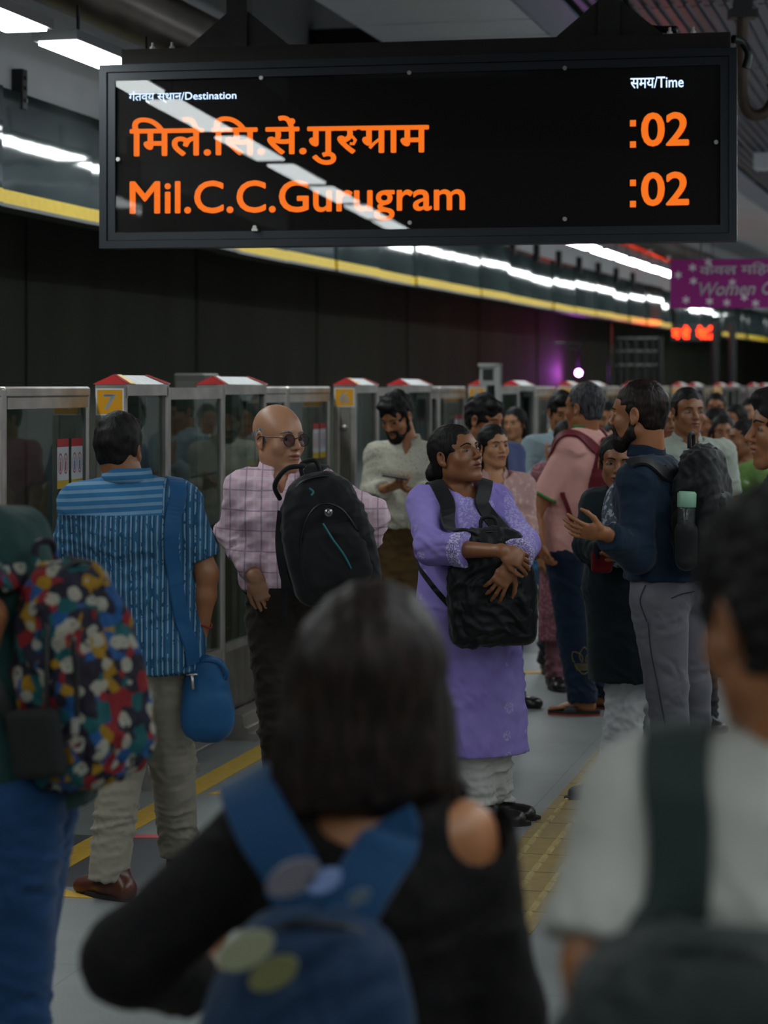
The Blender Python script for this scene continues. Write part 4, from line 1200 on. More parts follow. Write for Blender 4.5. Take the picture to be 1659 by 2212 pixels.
        for A, e, w in zip(arms, ends, wides): pr += s.sleeve(A, sleeve_g if sleeve_g is not None else g, e, w, k=k)
        pr += list(extra)
        nc = np.array(neckc, float) if neckc is not None else s.nk + np.array([0, 0, .03])
        pr.append(seg(nc - np.array([0, 0, .030]), nc + np.array([0, 0, .12]), .066, .10, k=.01, op='-'))
        if vneck:
            f_ = s.R[:, 1]; q_ = s.nk + f_ * .085; pr.append(seg(q_ - np.array([0, 0, vneck]) + f_ * .03, q_ + np.array([0, 0, .05]), .006, .045, .08, .08, u=s.R[:, 0], k=.006, op='-'))
        s.shirt = pr
        return solid(name, pr, mat, s.root, h=h or s.h, disp=folds(fold, 1.0, seed), origin=s.org)
    def collar(s, mat, r=.066, zup=.035, tilt=.03, gap=.35):
        """turned-down collar round the neck"""
        m = MB(); n = 28; c = s.nk + np.array([0, 0, .025]); R = s.R; vs = []
        for i in range(n + 1):
            a = gap + (2 * PI - 2 * gap) * i / n   # opening at the front
            dx = R[:, 0] * math.sin(a) + R[:, 1] * math.cos(a); fr = max(0, math.cos(a))
            for rr, z in ((r - .004, zup - .035 * fr), (r + .004, zup + .004 - .035 * fr), (r + .016 + .012 * fr, -.004 - .055 * fr), (r + .012 + .012 * fr, -.008 - .055 * fr), (r, -.02 - .03 * fr)):
                vs.append(c + dx * rr + np.array([0, 0, z]) - s.org)
        fs = []
        for i in range(n):
            for q in range(5):
                q2 = (q + 1) % 5; fs.append((i * 5 + q, i * 5 + 5 + q, i * 5 + 5 + q2, i * 5 + q2))
        fs += [tuple(range(5)), tuple(n * 5 + q for q in (4, 3, 2, 1, 0))]
        m.add(vs, fs); return m.build('collar', mat, s.root, True)
    def shoes(s, specs, mat, name='shoe', **kw):
        for ank, yaw in specs:
            o = solid(name, shoe_prims(np.array(ank, float), yaw, **kw), mat, s.root, h=.006, origin=s.org)
            R = rot(yaw); x, y = ank[0], ank[1]; f, r = R[:, 1], R[:, 0]
            m = MB(); n = 20; vs = []
            for z in (0, .016):
                for q in range(n):
                    a = 2 * PI * q / n; p = np.array([x, y, z]) + f * (.055 + .135 * math.cos(a)) + r * (.047 + .004 * math.cos(a)) * math.sin(a); vs.append(p - s.org)
            m.add(vs, [tuple(range(n - 1, -1, -1)), tuple(range(n, 2 * n))] + [(q, (q + 1) % n, n + (q + 1) % n, n + q) for q in range(n)])
            m.build('sole', SOLE, o)

    def finish(s, lips=True):
        o = solid('body', s.body, s.skin, s.root, h=s.h, hf=s.hf, zones=s.zones, origin=s.org)
        if lips: paint_lips(o, s.C, s.M, s.sc, s.org)
        return o
SOLE = plain('shoe_sole', '#191614', .7)
# ---------------------------------------------------------------- bags
def strap(name, pts, w, mat, parent, org, ref, t=.008, snap=None, off=.006, n=8, lift=.0):
    """flat band through pts; ref = point on the axis it wraps round; snap = pieces it rests on"""
    P = smooth_pts(pts, n); P = [np.array(p, float) for p in P]; ref = np.array(ref, float)
    out = []
    for p in P:
        if snap is not None:
            for _ in range(6):
                e = 1e-3; d0 = value_at(snap, p)
                gr = np.array([value_at(snap, p + np.eye(3)[i] * e) - d0 for i in range(3)]) / e
                if d0 > .15: break
                p = p + unit(gr) * (off - d0) * .9
        out.append(p)
    P = out; vs = []; N = len(P)
    for _ in range(2): P = [P[0]] + [(P[i - 1] + P[i] * 2 + P[i + 1]) / 4 for i in range(1, N - 1)] + [P[-1]]
    prev = None
    for i, p in enumerate(P):
        tg = unit(P[min(i + 1, N - 1)] - P[max(i - 1, 0)])
        if snap is not None and value_at(snap, p) < .1:
            e = 2e-3; d0 = value_at(snap, p); nr = unit(np.array([value_at(snap, p + np.eye(3)[q] * e) - d0 for q in range(3)]))
        else: nr = p - ref
        if prev is not None: nr = unit(nr) * .5 + prev * .5
        nr = unit(nr - tg * np.dot(nr, tg)); prev = nr
        sd_ = np.cross(tg, nr); ww = (w[0] + (w[1] - w[0]) * i / (N - 1)) / 2 if isinstance(w, tuple) else w / 2
        for a, b in ((-1, -.5), (-.92, .5), (.92, .5), (1, -.5)): vs.append(p + sd_ * ww * a + nr * t * b - org)
    fs = []
    for i in range(N - 1):
        for q in range(4):
            q2 = (q + 1) % 4; fs.append((i * 4 + q, i * 4 + q2, i * 4 + 4 + q2, i * 4 + 4 + q))
    fs += [(3, 2, 1, 0), tuple((N - 1) * 4 + q for q in range(4))]
    m = MB(); m.add(vs, fs); return m.build(name, mat, parent)
def tube_part(name, pts, r, mat, parent, org, n=5, closed=False):
    m = MB(); m.tube([np.array(p) - org for p in smooth_pts(pts, n)], r, 8, closed=closed); return m.build(name, mat, parent, True)
def frame(up, out):
    up = unit(up); out = unit(np.array(out, float) - up * np.dot(up, out)); return np.stack([np.cross(up, out), out, up], 1)
def backpack(label, C, M, size, mat, pocket=None, zipm=None, h=.008, top=.35, cat='backpack', sag=.004, pockets=1, bulge=.05, handle=True):
    """C centre, M axes (right, outward, up), size (width, depth, height)"""
    C = np.array(C, float); w, d, hh = [v / 2 for v in size]
    root = thing('backpack', label, cat, tuple(C))
    def P(x, y, z): return C + M @ np.array([x, y, z])
    pr = [rbox(C, (w, d, hh), M, r=min(w, d) * .62, taper=top, bulge=bulge)]
    solid('bag_body', pr, mat, root, h=h, origin=C, disp=folds(sag, .8, 11))
    if pockets:
        pp = [rbox(P(0, d * .80, -hh * .28), (w * .78, d * .42, hh * .52), M, r=d * .38, taper=.25, bulge=bulge)]
        solid('front_pocket', pp, pocket or mat, root, h=h, origin=C, disp=folds(sag, .8, 12))
    zm = zipm or black
    tube_part('zipper', [P(-w * .93, d * .35, -hh * .1), P(-w * .8, d * .4, hh * .5), P(-w * .45, d * .45, hh * .86), P(0, d * .5, hh * .95), P(w * .45, d * .45, hh * .86), P(w * .8, d * .4, hh * .5), P(w * .93, d * .35, -hh * .1)], .005, zm, root, C)
    if handle: tube_part('top_handle', [P(-.03, -d * .5, hh * .93), P(-.025, -d * .5, hh + .035), P(.025, -d * .5, hh + .035), P(.03, -d * .5, hh * .93)], .008, mat, root, C)
    return root, P
# ---------------------------------------------------------------- people
hair_b = hair_mat('hair_black'); hair_g = hair_mat('hair_grey', '#5c5c5e', '#a9a9ab', .7); hair_sp = hair_mat('hair_salted', '#16161a', '#5c5c62', .55)
hair_br = hair_mat('hair_brown', '#0b0706', '#2c1f1a', .5)
sk1 = skin_mat('skin_warm', '#a8714c'); sk2 = skin_mat('skin_deep', '#8e5c3c', '#663329'); sk3 = skin_mat('skin_tan', '#9c6541')
sk4 = skin_mat('skin_light', '#b5805c', '#8f4a42'); sk5 = skin_mat('skin_face_wheat', '#b98668', '#8d5048')
shoe_b = plain('shoe_black', '#15120f', .35); shoe_br = plain('shoe_brown', '#4a2318', .32, noise=.3, nscale=12)
def stripes_mat():
    t = NT('shirt_blue_stripes'); X = t.xyz(); c = lin('#2d5d7e'); l = lin('#7f9db3'); d = lin('#1f4867')
    w = t.noise(3, 2); x = t.math('ADD', X[0], t.math('MULTIPLY', w, .012))
    f = t.math('FRACT', t.math('MULTIPLY', x, 58)); g = t.math('FRACT', t.math('MULTIPLY', x, 29))
    l1 = t.math('LESS_THAN', t.math('ABSOLUTE', t.math('SUBTRACT', f, .5)), .15)
    br_ = t.math('GREATER_THAN', t.noise(70, 2, stretch=(1, 1, .6)), .42)
    b = t.mix(t.math('MULTIPLY', t.math('LESS_THAN', g, .5), .8), d, c)
    v = t.mix(t.math('MULTIPLY', t.math('MULTIPLY', l1, br_), .75), b, l)
    # across the yoke the stripes run level
    z = t.math('ADD', X[2], t.math('MULTIPLY', X[0], -.05)); f2 = t.math('FRACT', t.math('MULTIPLY', z, 38))
    h = t.mix(t.math('MULTIPLY', t.math('LESS_THAN', f2, .42), .6), lin('#2f6690'), l)
    ins = t.math('MULTIPLY', t.math('GREATER_THAN', X[2], 1.315), t.math('LESS_THAN', t.math('ABSOLUTE', t.math('SUBTRACT', X[0], -.055)), .21))
    t.base(t.mix(ins, v, h)); t.set(.85, 0, .2); wrinkle(t); return t.m
def plaid_mat():
    t = NT('shirt_pink_check'); X = t.xyz(); c = lin('#d2b2c0'); l = lin('#676a80')
    w = t.noise(3, 2); v = c
    def line(q, n, wd): return t.math('LESS_THAN', t.math('ABSOLUTE', t.math('SUBTRACT', t.math('FRACT', t.math('ADD', t.math('MULTIPLY', q, n), t.math('MULTIPLY', w, .35))), .5)), wd)
    a = t.math('MAXIMUM', line(X[0], 17, .05), line(X[2], 14, .035))
    pale = t.math('MAXIMUM', line(t.math('ADD', X[0], .027), 17, .09), line(t.math('ADD', X[2], .03), 14, .08))
    v = t.mix(t.math('MULTIPLY', pale, .35), c, lin('#e6d8df')); v = t.mix(t.math('MULTIPLY', a, .55), v, l)
    t.base(v); t.set(.85, 0, .2); wrinkle(t); return t.m
def speck_mat(name, base, spot, sc=90, th=.62, soft=.03):
    t = NT(name); n = t.noise(sc, 1); t.base(t.ramp(n, [(th, lin(base)), (th + soft, lin(spot))])); t.set(.85, 0, .2); wrinkle(t); return t.m
def embroid_mat():
    """lilac cotton with small pale embroidered motifs"""
    t = NT('kurta_lilac'); X = t.xyz(); c = t.ramp(t.noise(5, 3), [(.3, lin('#8676c2')), (.7, lin('#9c8ed6'))])
    vo = t.n('ShaderNodeTexVoronoi'); vo.inputs['Scale'].default_value = 11; vo.inputs['Randomness'].default_value = .25; t.l(t.coord(), vo.inputs[0])
    mot = t.math('MULTIPLY', t.math('LESS_THAN', vo.outputs['Distance'], .26), t.math('GREATER_THAN', t.noise(150, 2), .5))
    fine = t.math('GREATER_THAN', t.noise(110, 3), .52)
    q = t.math('ABSOLUTE', t.math('SUBTRACT', X[0], .045)); yk = t.math('MULTIPLY', t.math('LESS_THAN', q, .15), t.math('GREATER_THAN', X[2], 1.13))
    yk = t.math('MULTIPLY', yk, t.math('GREATER_THAN', q, .035)); yk = t.math('MULTIPLY', yk, t.math('LESS_THAN', X[1], .02))
    f = t.math('MAXIMUM', mot, t.math('MULTIPLY', yk, fine))
    t.base(t.mix(t.math('MULTIPLY', f, .45), c, lin('#cfc8ea'))); t.set(.8, 0, .2); wrinkle(t); return t.m
def mottled(name, cols, sc=22, rough=.8):
    """printed cloth: irregular patches in several colours"""
    t = NT(name); vo = t.n('ShaderNodeTexVoronoi'); vo.inputs['Scale'].default_value = sc; t.l(t.coord(), vo.inputs[0])
    s = t.n('ShaderNodeSeparateColor'); t.l(vo.outputs['Color'], s.inputs[0]); n = len(cols)
    r = t.ramp(s.outputs[0], [(i / n, lin(c)) for i, c in enumerate(cols)])
    for nd in t.t.nodes:
        if nd.bl_idname == 'ShaderNodeValToRGB': nd.color_ramp.interpolation = 'CONSTANT'
    t.base(r); t.set(rough, 0, .25); return t

# ---- man in the blue striped shirt, seen from behind
def man_striped():
    Y = 7.6; p = Person('man seen from behind in a blue striped short-sleeved shirt and beige trousers', W(258, 1940, Y), sk2, h=.008, hf=.0045)
    p.torso(8, W(322, 1385, Y + .05), W(275, 1050, Y), shw=.175, chest=(.170, .120), waist=(.160, .118), hip=(.165, .125), shd=.06)
    p.head(W(258, 970, Y + .02), -12, -4, 0, .97, 'thick', hair_b, face=False, curl=.55, hh=.0042, nr=.062)
    A = p.arm(p.shL + np.array([0.012, 0, -.03]), W(146, 1222, Y + .04), W(178, 1300, Y + .28), hand=dict(d=(.5, .7, .3), pn=(.3, 0, 1), side=-1))
    B = p.arm(p.shR + np.array([0, 0, -.01]), W(446, 1240, Y + .03), W(432, 1370, Y + .05), hand=dict(d=(-.05, .1, -1), pn=(-1, 0, 0), side=-1))
    L1 = p.leg(W(284, 1425, Y), W(262, 1650, Y), W(232, 1872, Y)); L2 = p.leg(W(356, 1425, Y + .1), W(372, 1640, Y + .2), W(388, 1834, Y + .4))
    p.finish(False)
    p.trousers([L1, L2], cloth('trousers_beige', '#8f897c', .85), hem=.065, rh=(.098, .080, .068), fold=.0045, seed=9)
    sm = stripes_mat()
    p.top([A, B], sm, hem=W(0, 1450, Y)[2], g=.022, ends=.40, fold=.0042, wides=[.075, .070], seed=21, neckc=p.nk + np.array([0, 0.02, .04]))
    p.collar(sm, r=.076, zup=.034)
    p.shoes([((W(250, 1900, Y)[0], Y, .10), 48), (L2[2] * [1, 1, 0] + [0, 0, .1], -5)], shoe_br)
    # blue sling bag
    c = W(446, 1500, Y + .02); bl = cloth('bag_blue', '#144d7a', .6, 60, .1, .3)
    bg = thing('sling_bag', 'soft bright blue sling bag hanging at the hip of the striped shirt man', 'bag', tuple(c))
    M = rot(-10, 0, 0)
    def P(x, y, z): return c + M @ np.array([x, y, z])
    solid('bag_body', [rbox(P(0, 0, -.005), (.074, .045, .145), M, r=.04, taper=.30, bulge=.12), ell(P(.008, 0, -.075), (.082, .056, .082), M, k=.05)], bl, bg, h=.007, disp=folds(.0065, .8, 4, (1.4, 1, .8)), origin=c)
    strap('shoulder_strap', [W(352, 1062, Y + .17), W(372, 1046, Y + .05), W(392, 1058, Y - .09), W(396, 1120, Y - .16), W(408, 1240, Y - .17), W(420, 1330, Y - .13), W(430, 1400, Y - .08), W(434, 1440, Y - .06)], .058, bl, bg, c, p.c2, .006, p.shirt, .006)
    tube_part('carry_handle', [P(-.02, -.02, .09), P(.0, -.03, .12), P(.05, -.03, .115), P(.078, -.03, .085), P(.07, -.02, .06), P(.03, -.02, .075)], .008, bl, bg, c)
    m = MB(); q = P(-.035, -.062, .075) - c; m.tube([q, q + np.array([.005, 0, -.05])], .006, 8); m.tube([q + np.array([-.02, 0, 0]), q + np.array([.02, 0, 0])], .004, 8); m.build('metal_clasp', steel, bg, True)
    # thread bracelet
    w = W(437, 1352, Y + .05); m = MB(); m.tube([(w[0] + .033 * math.cos(a), w[1] + .033 * math.sin(a), w[2] + .006 * math.sin(3 * a)) for a in [2 * PI * i / 20 for i in range(20)]], .003, 6, closed=True)
    tag(m.build('thread_bracelet', plain('red_thread', '#8a1f25', .8)), 'red thread bracelet on the wrist beside the blue sling bag', 'bracelet')
    return p
# ---- bald man with glasses, pink check shirt, black backpack in front
def man_glasses():
    Y = 8.0; p = Person('bald man with round glasses in a pink checked shirt, hand in pocket', W(628, 1885, Y), sk5, h=.008, hf=.0036)
    p.torso(184, W(630, 1322, Y + .02), W(606, 1022, Y + .01), shw=.140, chest=(.158, .115), waist=(.155, .12), hip=(.155, .12), belly=.015, shd=.05)
    p.head(W(601, 944, Y), 222, -2, 0, 1.04, 'bald', hair_g, face=True, full=.6, look=(-8, 0), nr=.058)
    A = p.arm(p.shR, W(503, 1150, Y + .05), W(551, 1246, Y - .15), hand=dict(d=(.38, .10, -.9), pn=(.2, 1, 0), side=-1, curl=22, thumb=30))
    B = p.arm(p.shL, W(806, 1112, Y + .10), W(792, 1190, Y + .16), hand=dict(d=(-.7, .4, -.5), pn=(0, 1, 0), side=1, curl=30))
    L1 = p.leg(W(588, 1350, Y), W(606, 1580, Y), W(620, 1835, Y + .1)); L2 = p.leg(W(664, 1350, Y), W(676, 1580, Y), W(682, 1835, Y - .05))
    o = p.finish()
    sm = plaid_mat()
    p.trousers([L1, L2], cloth('trousers_brown', '#2f2824', .85), hem=.06, rh=(.095, .075, .066), top=W(0, 1248, Y)[2] + .01, fold=.004)
    p.top([A, B], sm, hem=W(0, 1262, Y)[2], g=.016, ends=.96, fold=.0045, seed=5, sleeve_g=.014, wides=[.042, .042], neckc=p.nk + np.array([0, -.02, .02]), vneck=.06)
    p.collar(sm, r=.067, zup=.028)
    m = MB()
    # shirt placket and trouser belt loops
    for i in range(12):
        q = np.array([W(622 + i * .4, 1060 + i * 16, Y)[0], 0, W(0, 1060 + i * 16, Y)[2]])
    p.shoes([(L1[2] * [1, 1, 0] + [0, 0, .1], 190), (L2[2] * [1, 1, 0] + [0, 0, .1], 172)], shoe_b)
    # grey moustache stubble
    # glasses
    C, M, s = p.C, p.M, p.sc
    g = thing('eyeglasses', 'round dark framed glasses worn by the bald man in the pink shirt', 'glasses', tuple(C))
    fr = plain('glasses_frame', '#17141c', .3)
    def P(x, y, z): return M @ (np.array([x, y, z]) * s)
    for x in (-1, 1):
        m = MB(); m.tube([P(x * .033 + .0235 * math.cos(a), .103 - abs(.0235 * math.cos(a) * x + .0) * .12, -.004 + .0215 * math.sin(a) - .002) for a in [2 * PI * i / 28 for i in range(28)]], .0018, 8, closed=True)
        f = m.build('rim', fr, g, True)
        m = MB(); n = 24; m.add([P(x * .033 + .023 * math.cos(2 * PI * i / n), .103, -.006 + .021 * math.sin(2 * PI * i / n)) for i in range(n)] , [tuple(range(n))])
        m.build('lens', pane('lens_glass', '#b5a9bb', 1.5), f)
        m = MB(); m.tube([P(x * .056, .101, .002), P(x * .074, .07, .004), P(x * .081, .0, .003), P(x * .080, -.015, -.008)], .0018, 6); m.build('temple', fr, g, True)
    m = MB(); m.tube([P(-.010, .104, .0), P(0, .108, .003), P(.010, .104, .0)], .0016, 6); m.build('bridge', fr, g, True)
    # black backpack
    c = W(706, 1158, Y - .30); tl = math.radians(13)
    M = frame([-math.sin(tl), -.06, math.cos(tl)], [.14, -1, 0])
    bk = cloth('backpack_black', '#0e0f12', .7, 200, .15, .3); tq = plain('teal_piping', '#12666f', .5)
    root, P = backpack('black backpack with a teal piped line worn on the bald man\'s front', c, M, (.30, .19, .45), bk, top=.42, h=.007)
    pts = [P(-.015, .125, .06), P(.005, .130, .0), P(.03, .128, -.06), P(.045, .118, -.115)]
    tube_part('teal_line', pts, .0035, tq, root, c)
    tube_part('pocket_zipper', [P(-.115, .09, -.12), P(-.105, .098, .0), P(-.06, .108, .09), P(.0, .11, .125), P(.06, .108, .09), P(.10, .098, .0)], .004, plain('zip_dark', '#05060a', .4), root, c)
    tube_part('zip_pull', [P(-.03, .09, .185), P(-.02, .095, .17), P(-.03, .1, .16)], .004, tq, root, c)
    m = MB(); q0 = P(.012, .118, .092) - c; q1 = P(.012, .128, .092) - c; m.tube([q0, q1], .014, 16)
    em = m.build('round_emblem', plain('emblem_silver', '#a9a9a9', .3, .9), root, True)
    m = MB(); q1 = np.array(q1); m.tube([q1 + M[:, 0] * .006 * math.cos(a) + M[:, 2] * .007 * math.sin(a) for a in [2 * PI * i / 12 for i in range(12)]], .0016, 5, closed=True); m.build('emblem_mark', black, em)
    tube_part('top_handle', [P(-.125, -.05, .16), P(-.135, .0, .215), P(-.085, .02, .262), P(-.02, .0, .255)], .009, bk, root, c)
    strap('shoulder_strap', [W(668, 1035, Y - .14), W(676, 1010, Y - .06), W(692, 1000, Y + .02), W(704, 1005, Y + .1)], .058, bk, root, c, p.c2, .010, p.shirt, .008)
    strap('side_strap', [P(-.13, -.02, .12), P(-.165, -.03, 0), P(-.17, -.02, -.14), P(-.12, -.02, -.2)], .035, bk, root, c, c + M[:, 1] * -.3, .006)
    strap('hanging_strap', [W(612, 1225, Y - .24), W(614, 1290, Y - .22), W(613, 1345, Y - .22)], .022, bk, root, c, c + np.array([0, .5, 0]), .004)
    return p
# ---- man with a tablet
def man_tablet():
    Y = 12.6; p = Person('bearded man in a speckled cream shirt looking down at a tablet', W(868, 1502, Y), sk1, h=.009, hf=.0055)
    p.torso(176, W(866, 1142, Y), W(880, 962, Y), shw=.175, chest=(.170, .115), waist=(.16, .12), hip=(.165, .12), belly=.015)
    p.head(W(856, 897, Y - .06), 148, -30, 0, 1.05, 'thick', hair_b, curl=1.2, beard=.008, nr=.058)
    A = p.arm(p.shR, W(802, 1062, Y - .02), W(832, 1056, Y - .24), hand=dict(d=(.75, -.4, .25), pn=(.3, .3, 1), side=-1, curl=20, thumb=40))
    B = p.arm(p.shL, W(946, 1062, Y - .02), W(905, 1062, Y - .24), hand=dict(d=(-.9, -.2, .1), pn=(0, 0, 1), side=1))
    L1 = p.leg(W(845, 1160, Y), W(848, 1310, Y), W(850, 1468, Y)); L2 = p.leg(W(892, 1160, Y), W(893, 1310, Y), W(893, 1468, Y))
    p.finish()
    p.trousers([L1, L2], cloth('trousers_olive_brown', '#5a4426', .85), hem=.05, top=W(0, 1128, Y)[2])
    sm = speck_mat('shirt_cream_speckled', '#b9b6a6', '#7d7364', 120, .64)
    p.top([A, B], sm, hem=W(0, 1132, Y)[2], g=.018, ends=.93, fold=.004, seed=8, neckc=p.nk + np.array([0, -.02, .03]), vneck=.04); p.collar(sm)
    m = MB(); c = W(866, 1130, Y); m.tube([(c[0] + .178 * math.cos(a) - p.org[0], c[1] + .135 * math.sin(a) - p.org[1], c[2]) for a in [2 * PI * i / 32 for i in range(32)]], .014, 6, closed=True); m.build('belt', plain('belt_dark', '#17130f', .4), p.root)
    p.shoes([(L1[2], 185), (L2[2], 172)], shoe_b)
    t0 = W(852, 1029, Y - .36); tb = thing('tablet', 'thin black tablet held flat by the man in the cream shirt', 'tablet', tuple(t0)); tb.rotation_euler = (math.radians(8), math.radians(9), .1)
    m = MB(); m.bevbox(-.072, .072, -.05, .05, -.004, .004, .002); m.build('case', black, tb); m = MB(); m.box(-.066, .066, -.044, .044, .004, .0045); m.build('screen', plain('screen_off', '#1c222c', .1), tb)
    return p
# ---- woman in lilac holding a black backpack
def woman_lilac():
    Y = 8.89; p = Person('woman in a lilac embroidered long tunic holding a black backpack to her chest', W(1045, 1780, Y), sk2, h=.008, hf=.0036)
    p.torso(198, W(1012, 1300, Y + .03), W(990, 1058, Y + .02), shw=.150, chest=(.165, .135), waist=(.160, .135), hip=(.185, .145), belly=.02, shd=.06)
    p.head(W(984, 982, Y), 228, 15, 3, 1.07, 'bun', hair_b, female=True, full=1.3, look=(-6, 4), nr=.056)
    A = p.arm(p.shR, W(930, 1185, Y - .20), W(1084, 1190, Y - .40), r=(.055, .046, .036, .028), hand=dict(d=(.88, -.05, -.38), pn=(-.2, 1, -.3), side=-1, curl=30, spread=7, thumb=30))
    B = p.arm(p.shL, W(1130, 1176, Y - .12), W(1102, 1222, Y - .37), r=(.055, .046, .036, .028), hand=dict(d=(-.50, -.10, -.82), pn=(-.1, 1, 0), side=1, curl=18, spread=9, thumb=48))
    L1 = p.leg(W(985, 1330, Y), W(1010, 1560, Y), W(1040, 1745, Y + .0)); L2 = p.leg(W(1055, 1330, Y), W(1062, 1560, Y), W(1072, 1740, Y + .12))
    p.finish()
    p.trousers([L1, L2], cloth('trousers_white_cotton', '#b8b8b4', .8), hem=.075, rh=(.082, .074, .074), fold=.004, name='white_trousers')
    em = embroid_mat()
    p.top([A, B], em, hem=W(0, 1628, Y)[2], g=.018, ends=[.76, .80], fold=.0042, seed=31, flare=(.205, .15, (W(1040, 1, Y)[0], Y + .04, .2)), wides=[.068, .058], sleeve_g=.020, neckc=p.nk + np.array([.03, -.045, .005]), name='long_tunic')
    p.shoes([(W(1045, 1750, Y), 262), (W(1068, 1745, Y + .12), 258)], shoe_b, L=.24)
    # embroidered cuffs
    cm = speck_mat('cuff_lace', '#8b7cc0', '#d6d0ee', 170, .5, .05)
    for Ar, e in ((A, .76), (B, .80)):
        sh, el, wr = Ar; f = (e - .5) * 2; d = unit(wr - el); q = el + (wr - el) * f
        solid('lace_cuff', [seg(q - d * .06, q + d * .03, .068, .0745, k=0, clips=((q - d * .002, d), (q - d * .055, -d))), ], cm, p.root, h=.006, origin=p.org)
    # thin chain
    m = MB(); c = p.nk + np.array([.02, -.05, .0]); m.tube([(c[0] + .072 * math.cos(a) - p.org[0], c[1] + .03 - .055 * math.sin(a) - p.org[1], c[2] + .01 - .035 * math.sin(a)) for a in [PI * i / 20 for i in range(21)]], .0012, 5); m.build('necklace', plain('chain', '#8a7c60', .3, .8), p.root)
    # black backpack held in front
    c = W(1062, 1268, Y - .225); tl = math.radians(5)
    M = frame([-.03, 0, 1], [.12, -1, 0])
    bk = cloth('backpack_soft_black', '#101316', .55, 120, .2, .3)
    root, P = backpack('soft black backpack held under the crossed hands of the woman in lilac', c, M, (.33, .14, .46), bk, top=.30, sag=.007, h=.007, bulge=.06)
    strap('shoulder_strap', [P(-.075, .02, .2), W(1000, 1120, Y - .27), W(972, 1082, Y - .2), W(950, 1052, Y - .08), W(930, 1042, Y + .05), W(908, 1050, Y + .12), W(885, 1075, Y + .10)], .062, bk, root, c, p.c2, .009, p.shirt, .008)
    strap('shoulder_strap', [P(.055, .02, .2), W(1082, 1110, Y - .24), W(1070, 1070, Y - .2), W(1056, 1042, Y - .08), W(1050, 1034, Y + .04)], .062, bk, root, c, p.c2, .009, p.shirt, .008)
    strap('lower_strap', [W(918, 1190, Y + .08), W(925, 1240, Y - .06), W(945, 1280, Y - .14), W(968, 1318, Y - .2)], .022, bk, root, c, p.c1, .005, p.shirt, .006)
    m = MB()
    for i, (x, y) in enumerate(((0, 0),)):
        V, F = text_mesh('Lenovo', .01); V = fit(V, (0, 0, .058, .016)); m.add([P(.045 + u, .105, -.035 + v) - c for u, v in V], F)
    m.build('small_lettering', plain('tag_grey', '#5c5f60', .5), root)
    return p
# ---- girl with a bindi, man behind her
def girl_bindi():
    Y = 11.0; p = Person('girl with a red bindi and tied hair in a pale pink shirt', W(1075, 1598, Y), sk4, h=.009, hf=.0042)
    p.torso(192, W(1078, 1200, Y), W(1066, 1030, Y), shw=.14, chest=(.13, .095), waist=(.12, .09), hip=(.14, .105), shd=.05)
    p.head(W(1066, 962, Y - .01), 206, 0, 2, .90, 'part', hair_b, female=True, look=(8, 2), nr=.047)
    A = p.arm(p.shR, W(1012, 1150, Y), W(1040, 1230, Y - .15), r=(.042, .035, .031, .024)); B = p.arm(p.shL, W(1134, 1150, Y), W(1118, 1230, Y - .15), r=(.042, .035, .031, .024))
    L1 = p.leg(W(1055, 1230, Y), W(1055, 1400, Y), W(1055, 1560, Y)); L2 = p.leg(W(1100, 1230, Y), W(1098, 1400, Y), W(1096, 1560, Y))
    p.finish(); p.trousers([L1, L2], cloth('trousers_navy', '#1d2233'), hem=.06)
    sm = speck_mat('shirt_pale_pink', '#b08b88', '#c7a7a2', 40, .5, .2)
    p.top([A, B], sm, hem=W(0, 1225, Y)[2], g=.02, ends=.95, fold=.005, neckc=p.nk + np.array([.005, -.025, -.005]), vneck=.07); p.collar(sm, r=.058, zup=.02, gap=.55)
    p.shoes([(L1[2], 190), (L2[2], 175)], shoe_b, L=.22)
    m = MB(); q = p.C + p.M @ (np.array([0, .0925, .022]) * .9) - p.org; m.tube([q, q + p.M[:, 1] * .003], .0042, 12); m.build('bindi', plain('bindi_red', '#9c1626', .5), p.root)
def man_behind():
    Y = 12.2; p = Person('dark haired man looking down to the right behind the girl with the bindi', W(1060, 1523, Y), sk3, h=.010, hf=.005)
    p.torso(215, W(1058, 1150, Y), W(1050, 962, Y), shw=.18, chest=(.165, .115))
    p.head(W(1047, 906, Y), 232, -14, 0, 1.06, 'thick', hair_b, curl=.8, nr=.058)
    A = p.arm(p.shR, W(1000, 1080, Y), W(1010, 1180, Y - .1)); B = p.arm(p.shL, W(1112, 1070, Y), W(1118, 1170, Y - .1))
    L1 = p.leg(W(1040, 1180, Y), W(1042, 1330, Y), W(1043, 1490, Y)); L2 = p.leg(W(1082, 1180, Y), W(1096, 1330, Y), W(1110, 1480, Y))
    p.finish(); p.trousers([L1, L2], cloth('trousers_dark', '#20222a'), hem=.06); p.top([A, B], cloth('shirt_slate_blue', '#4c5a86'), hem=W(0, 1170, Y)[2], g=.018, ends=.4)
    p.shoes([(L1[2], 200), (L2[2], 225)], shoe_b)
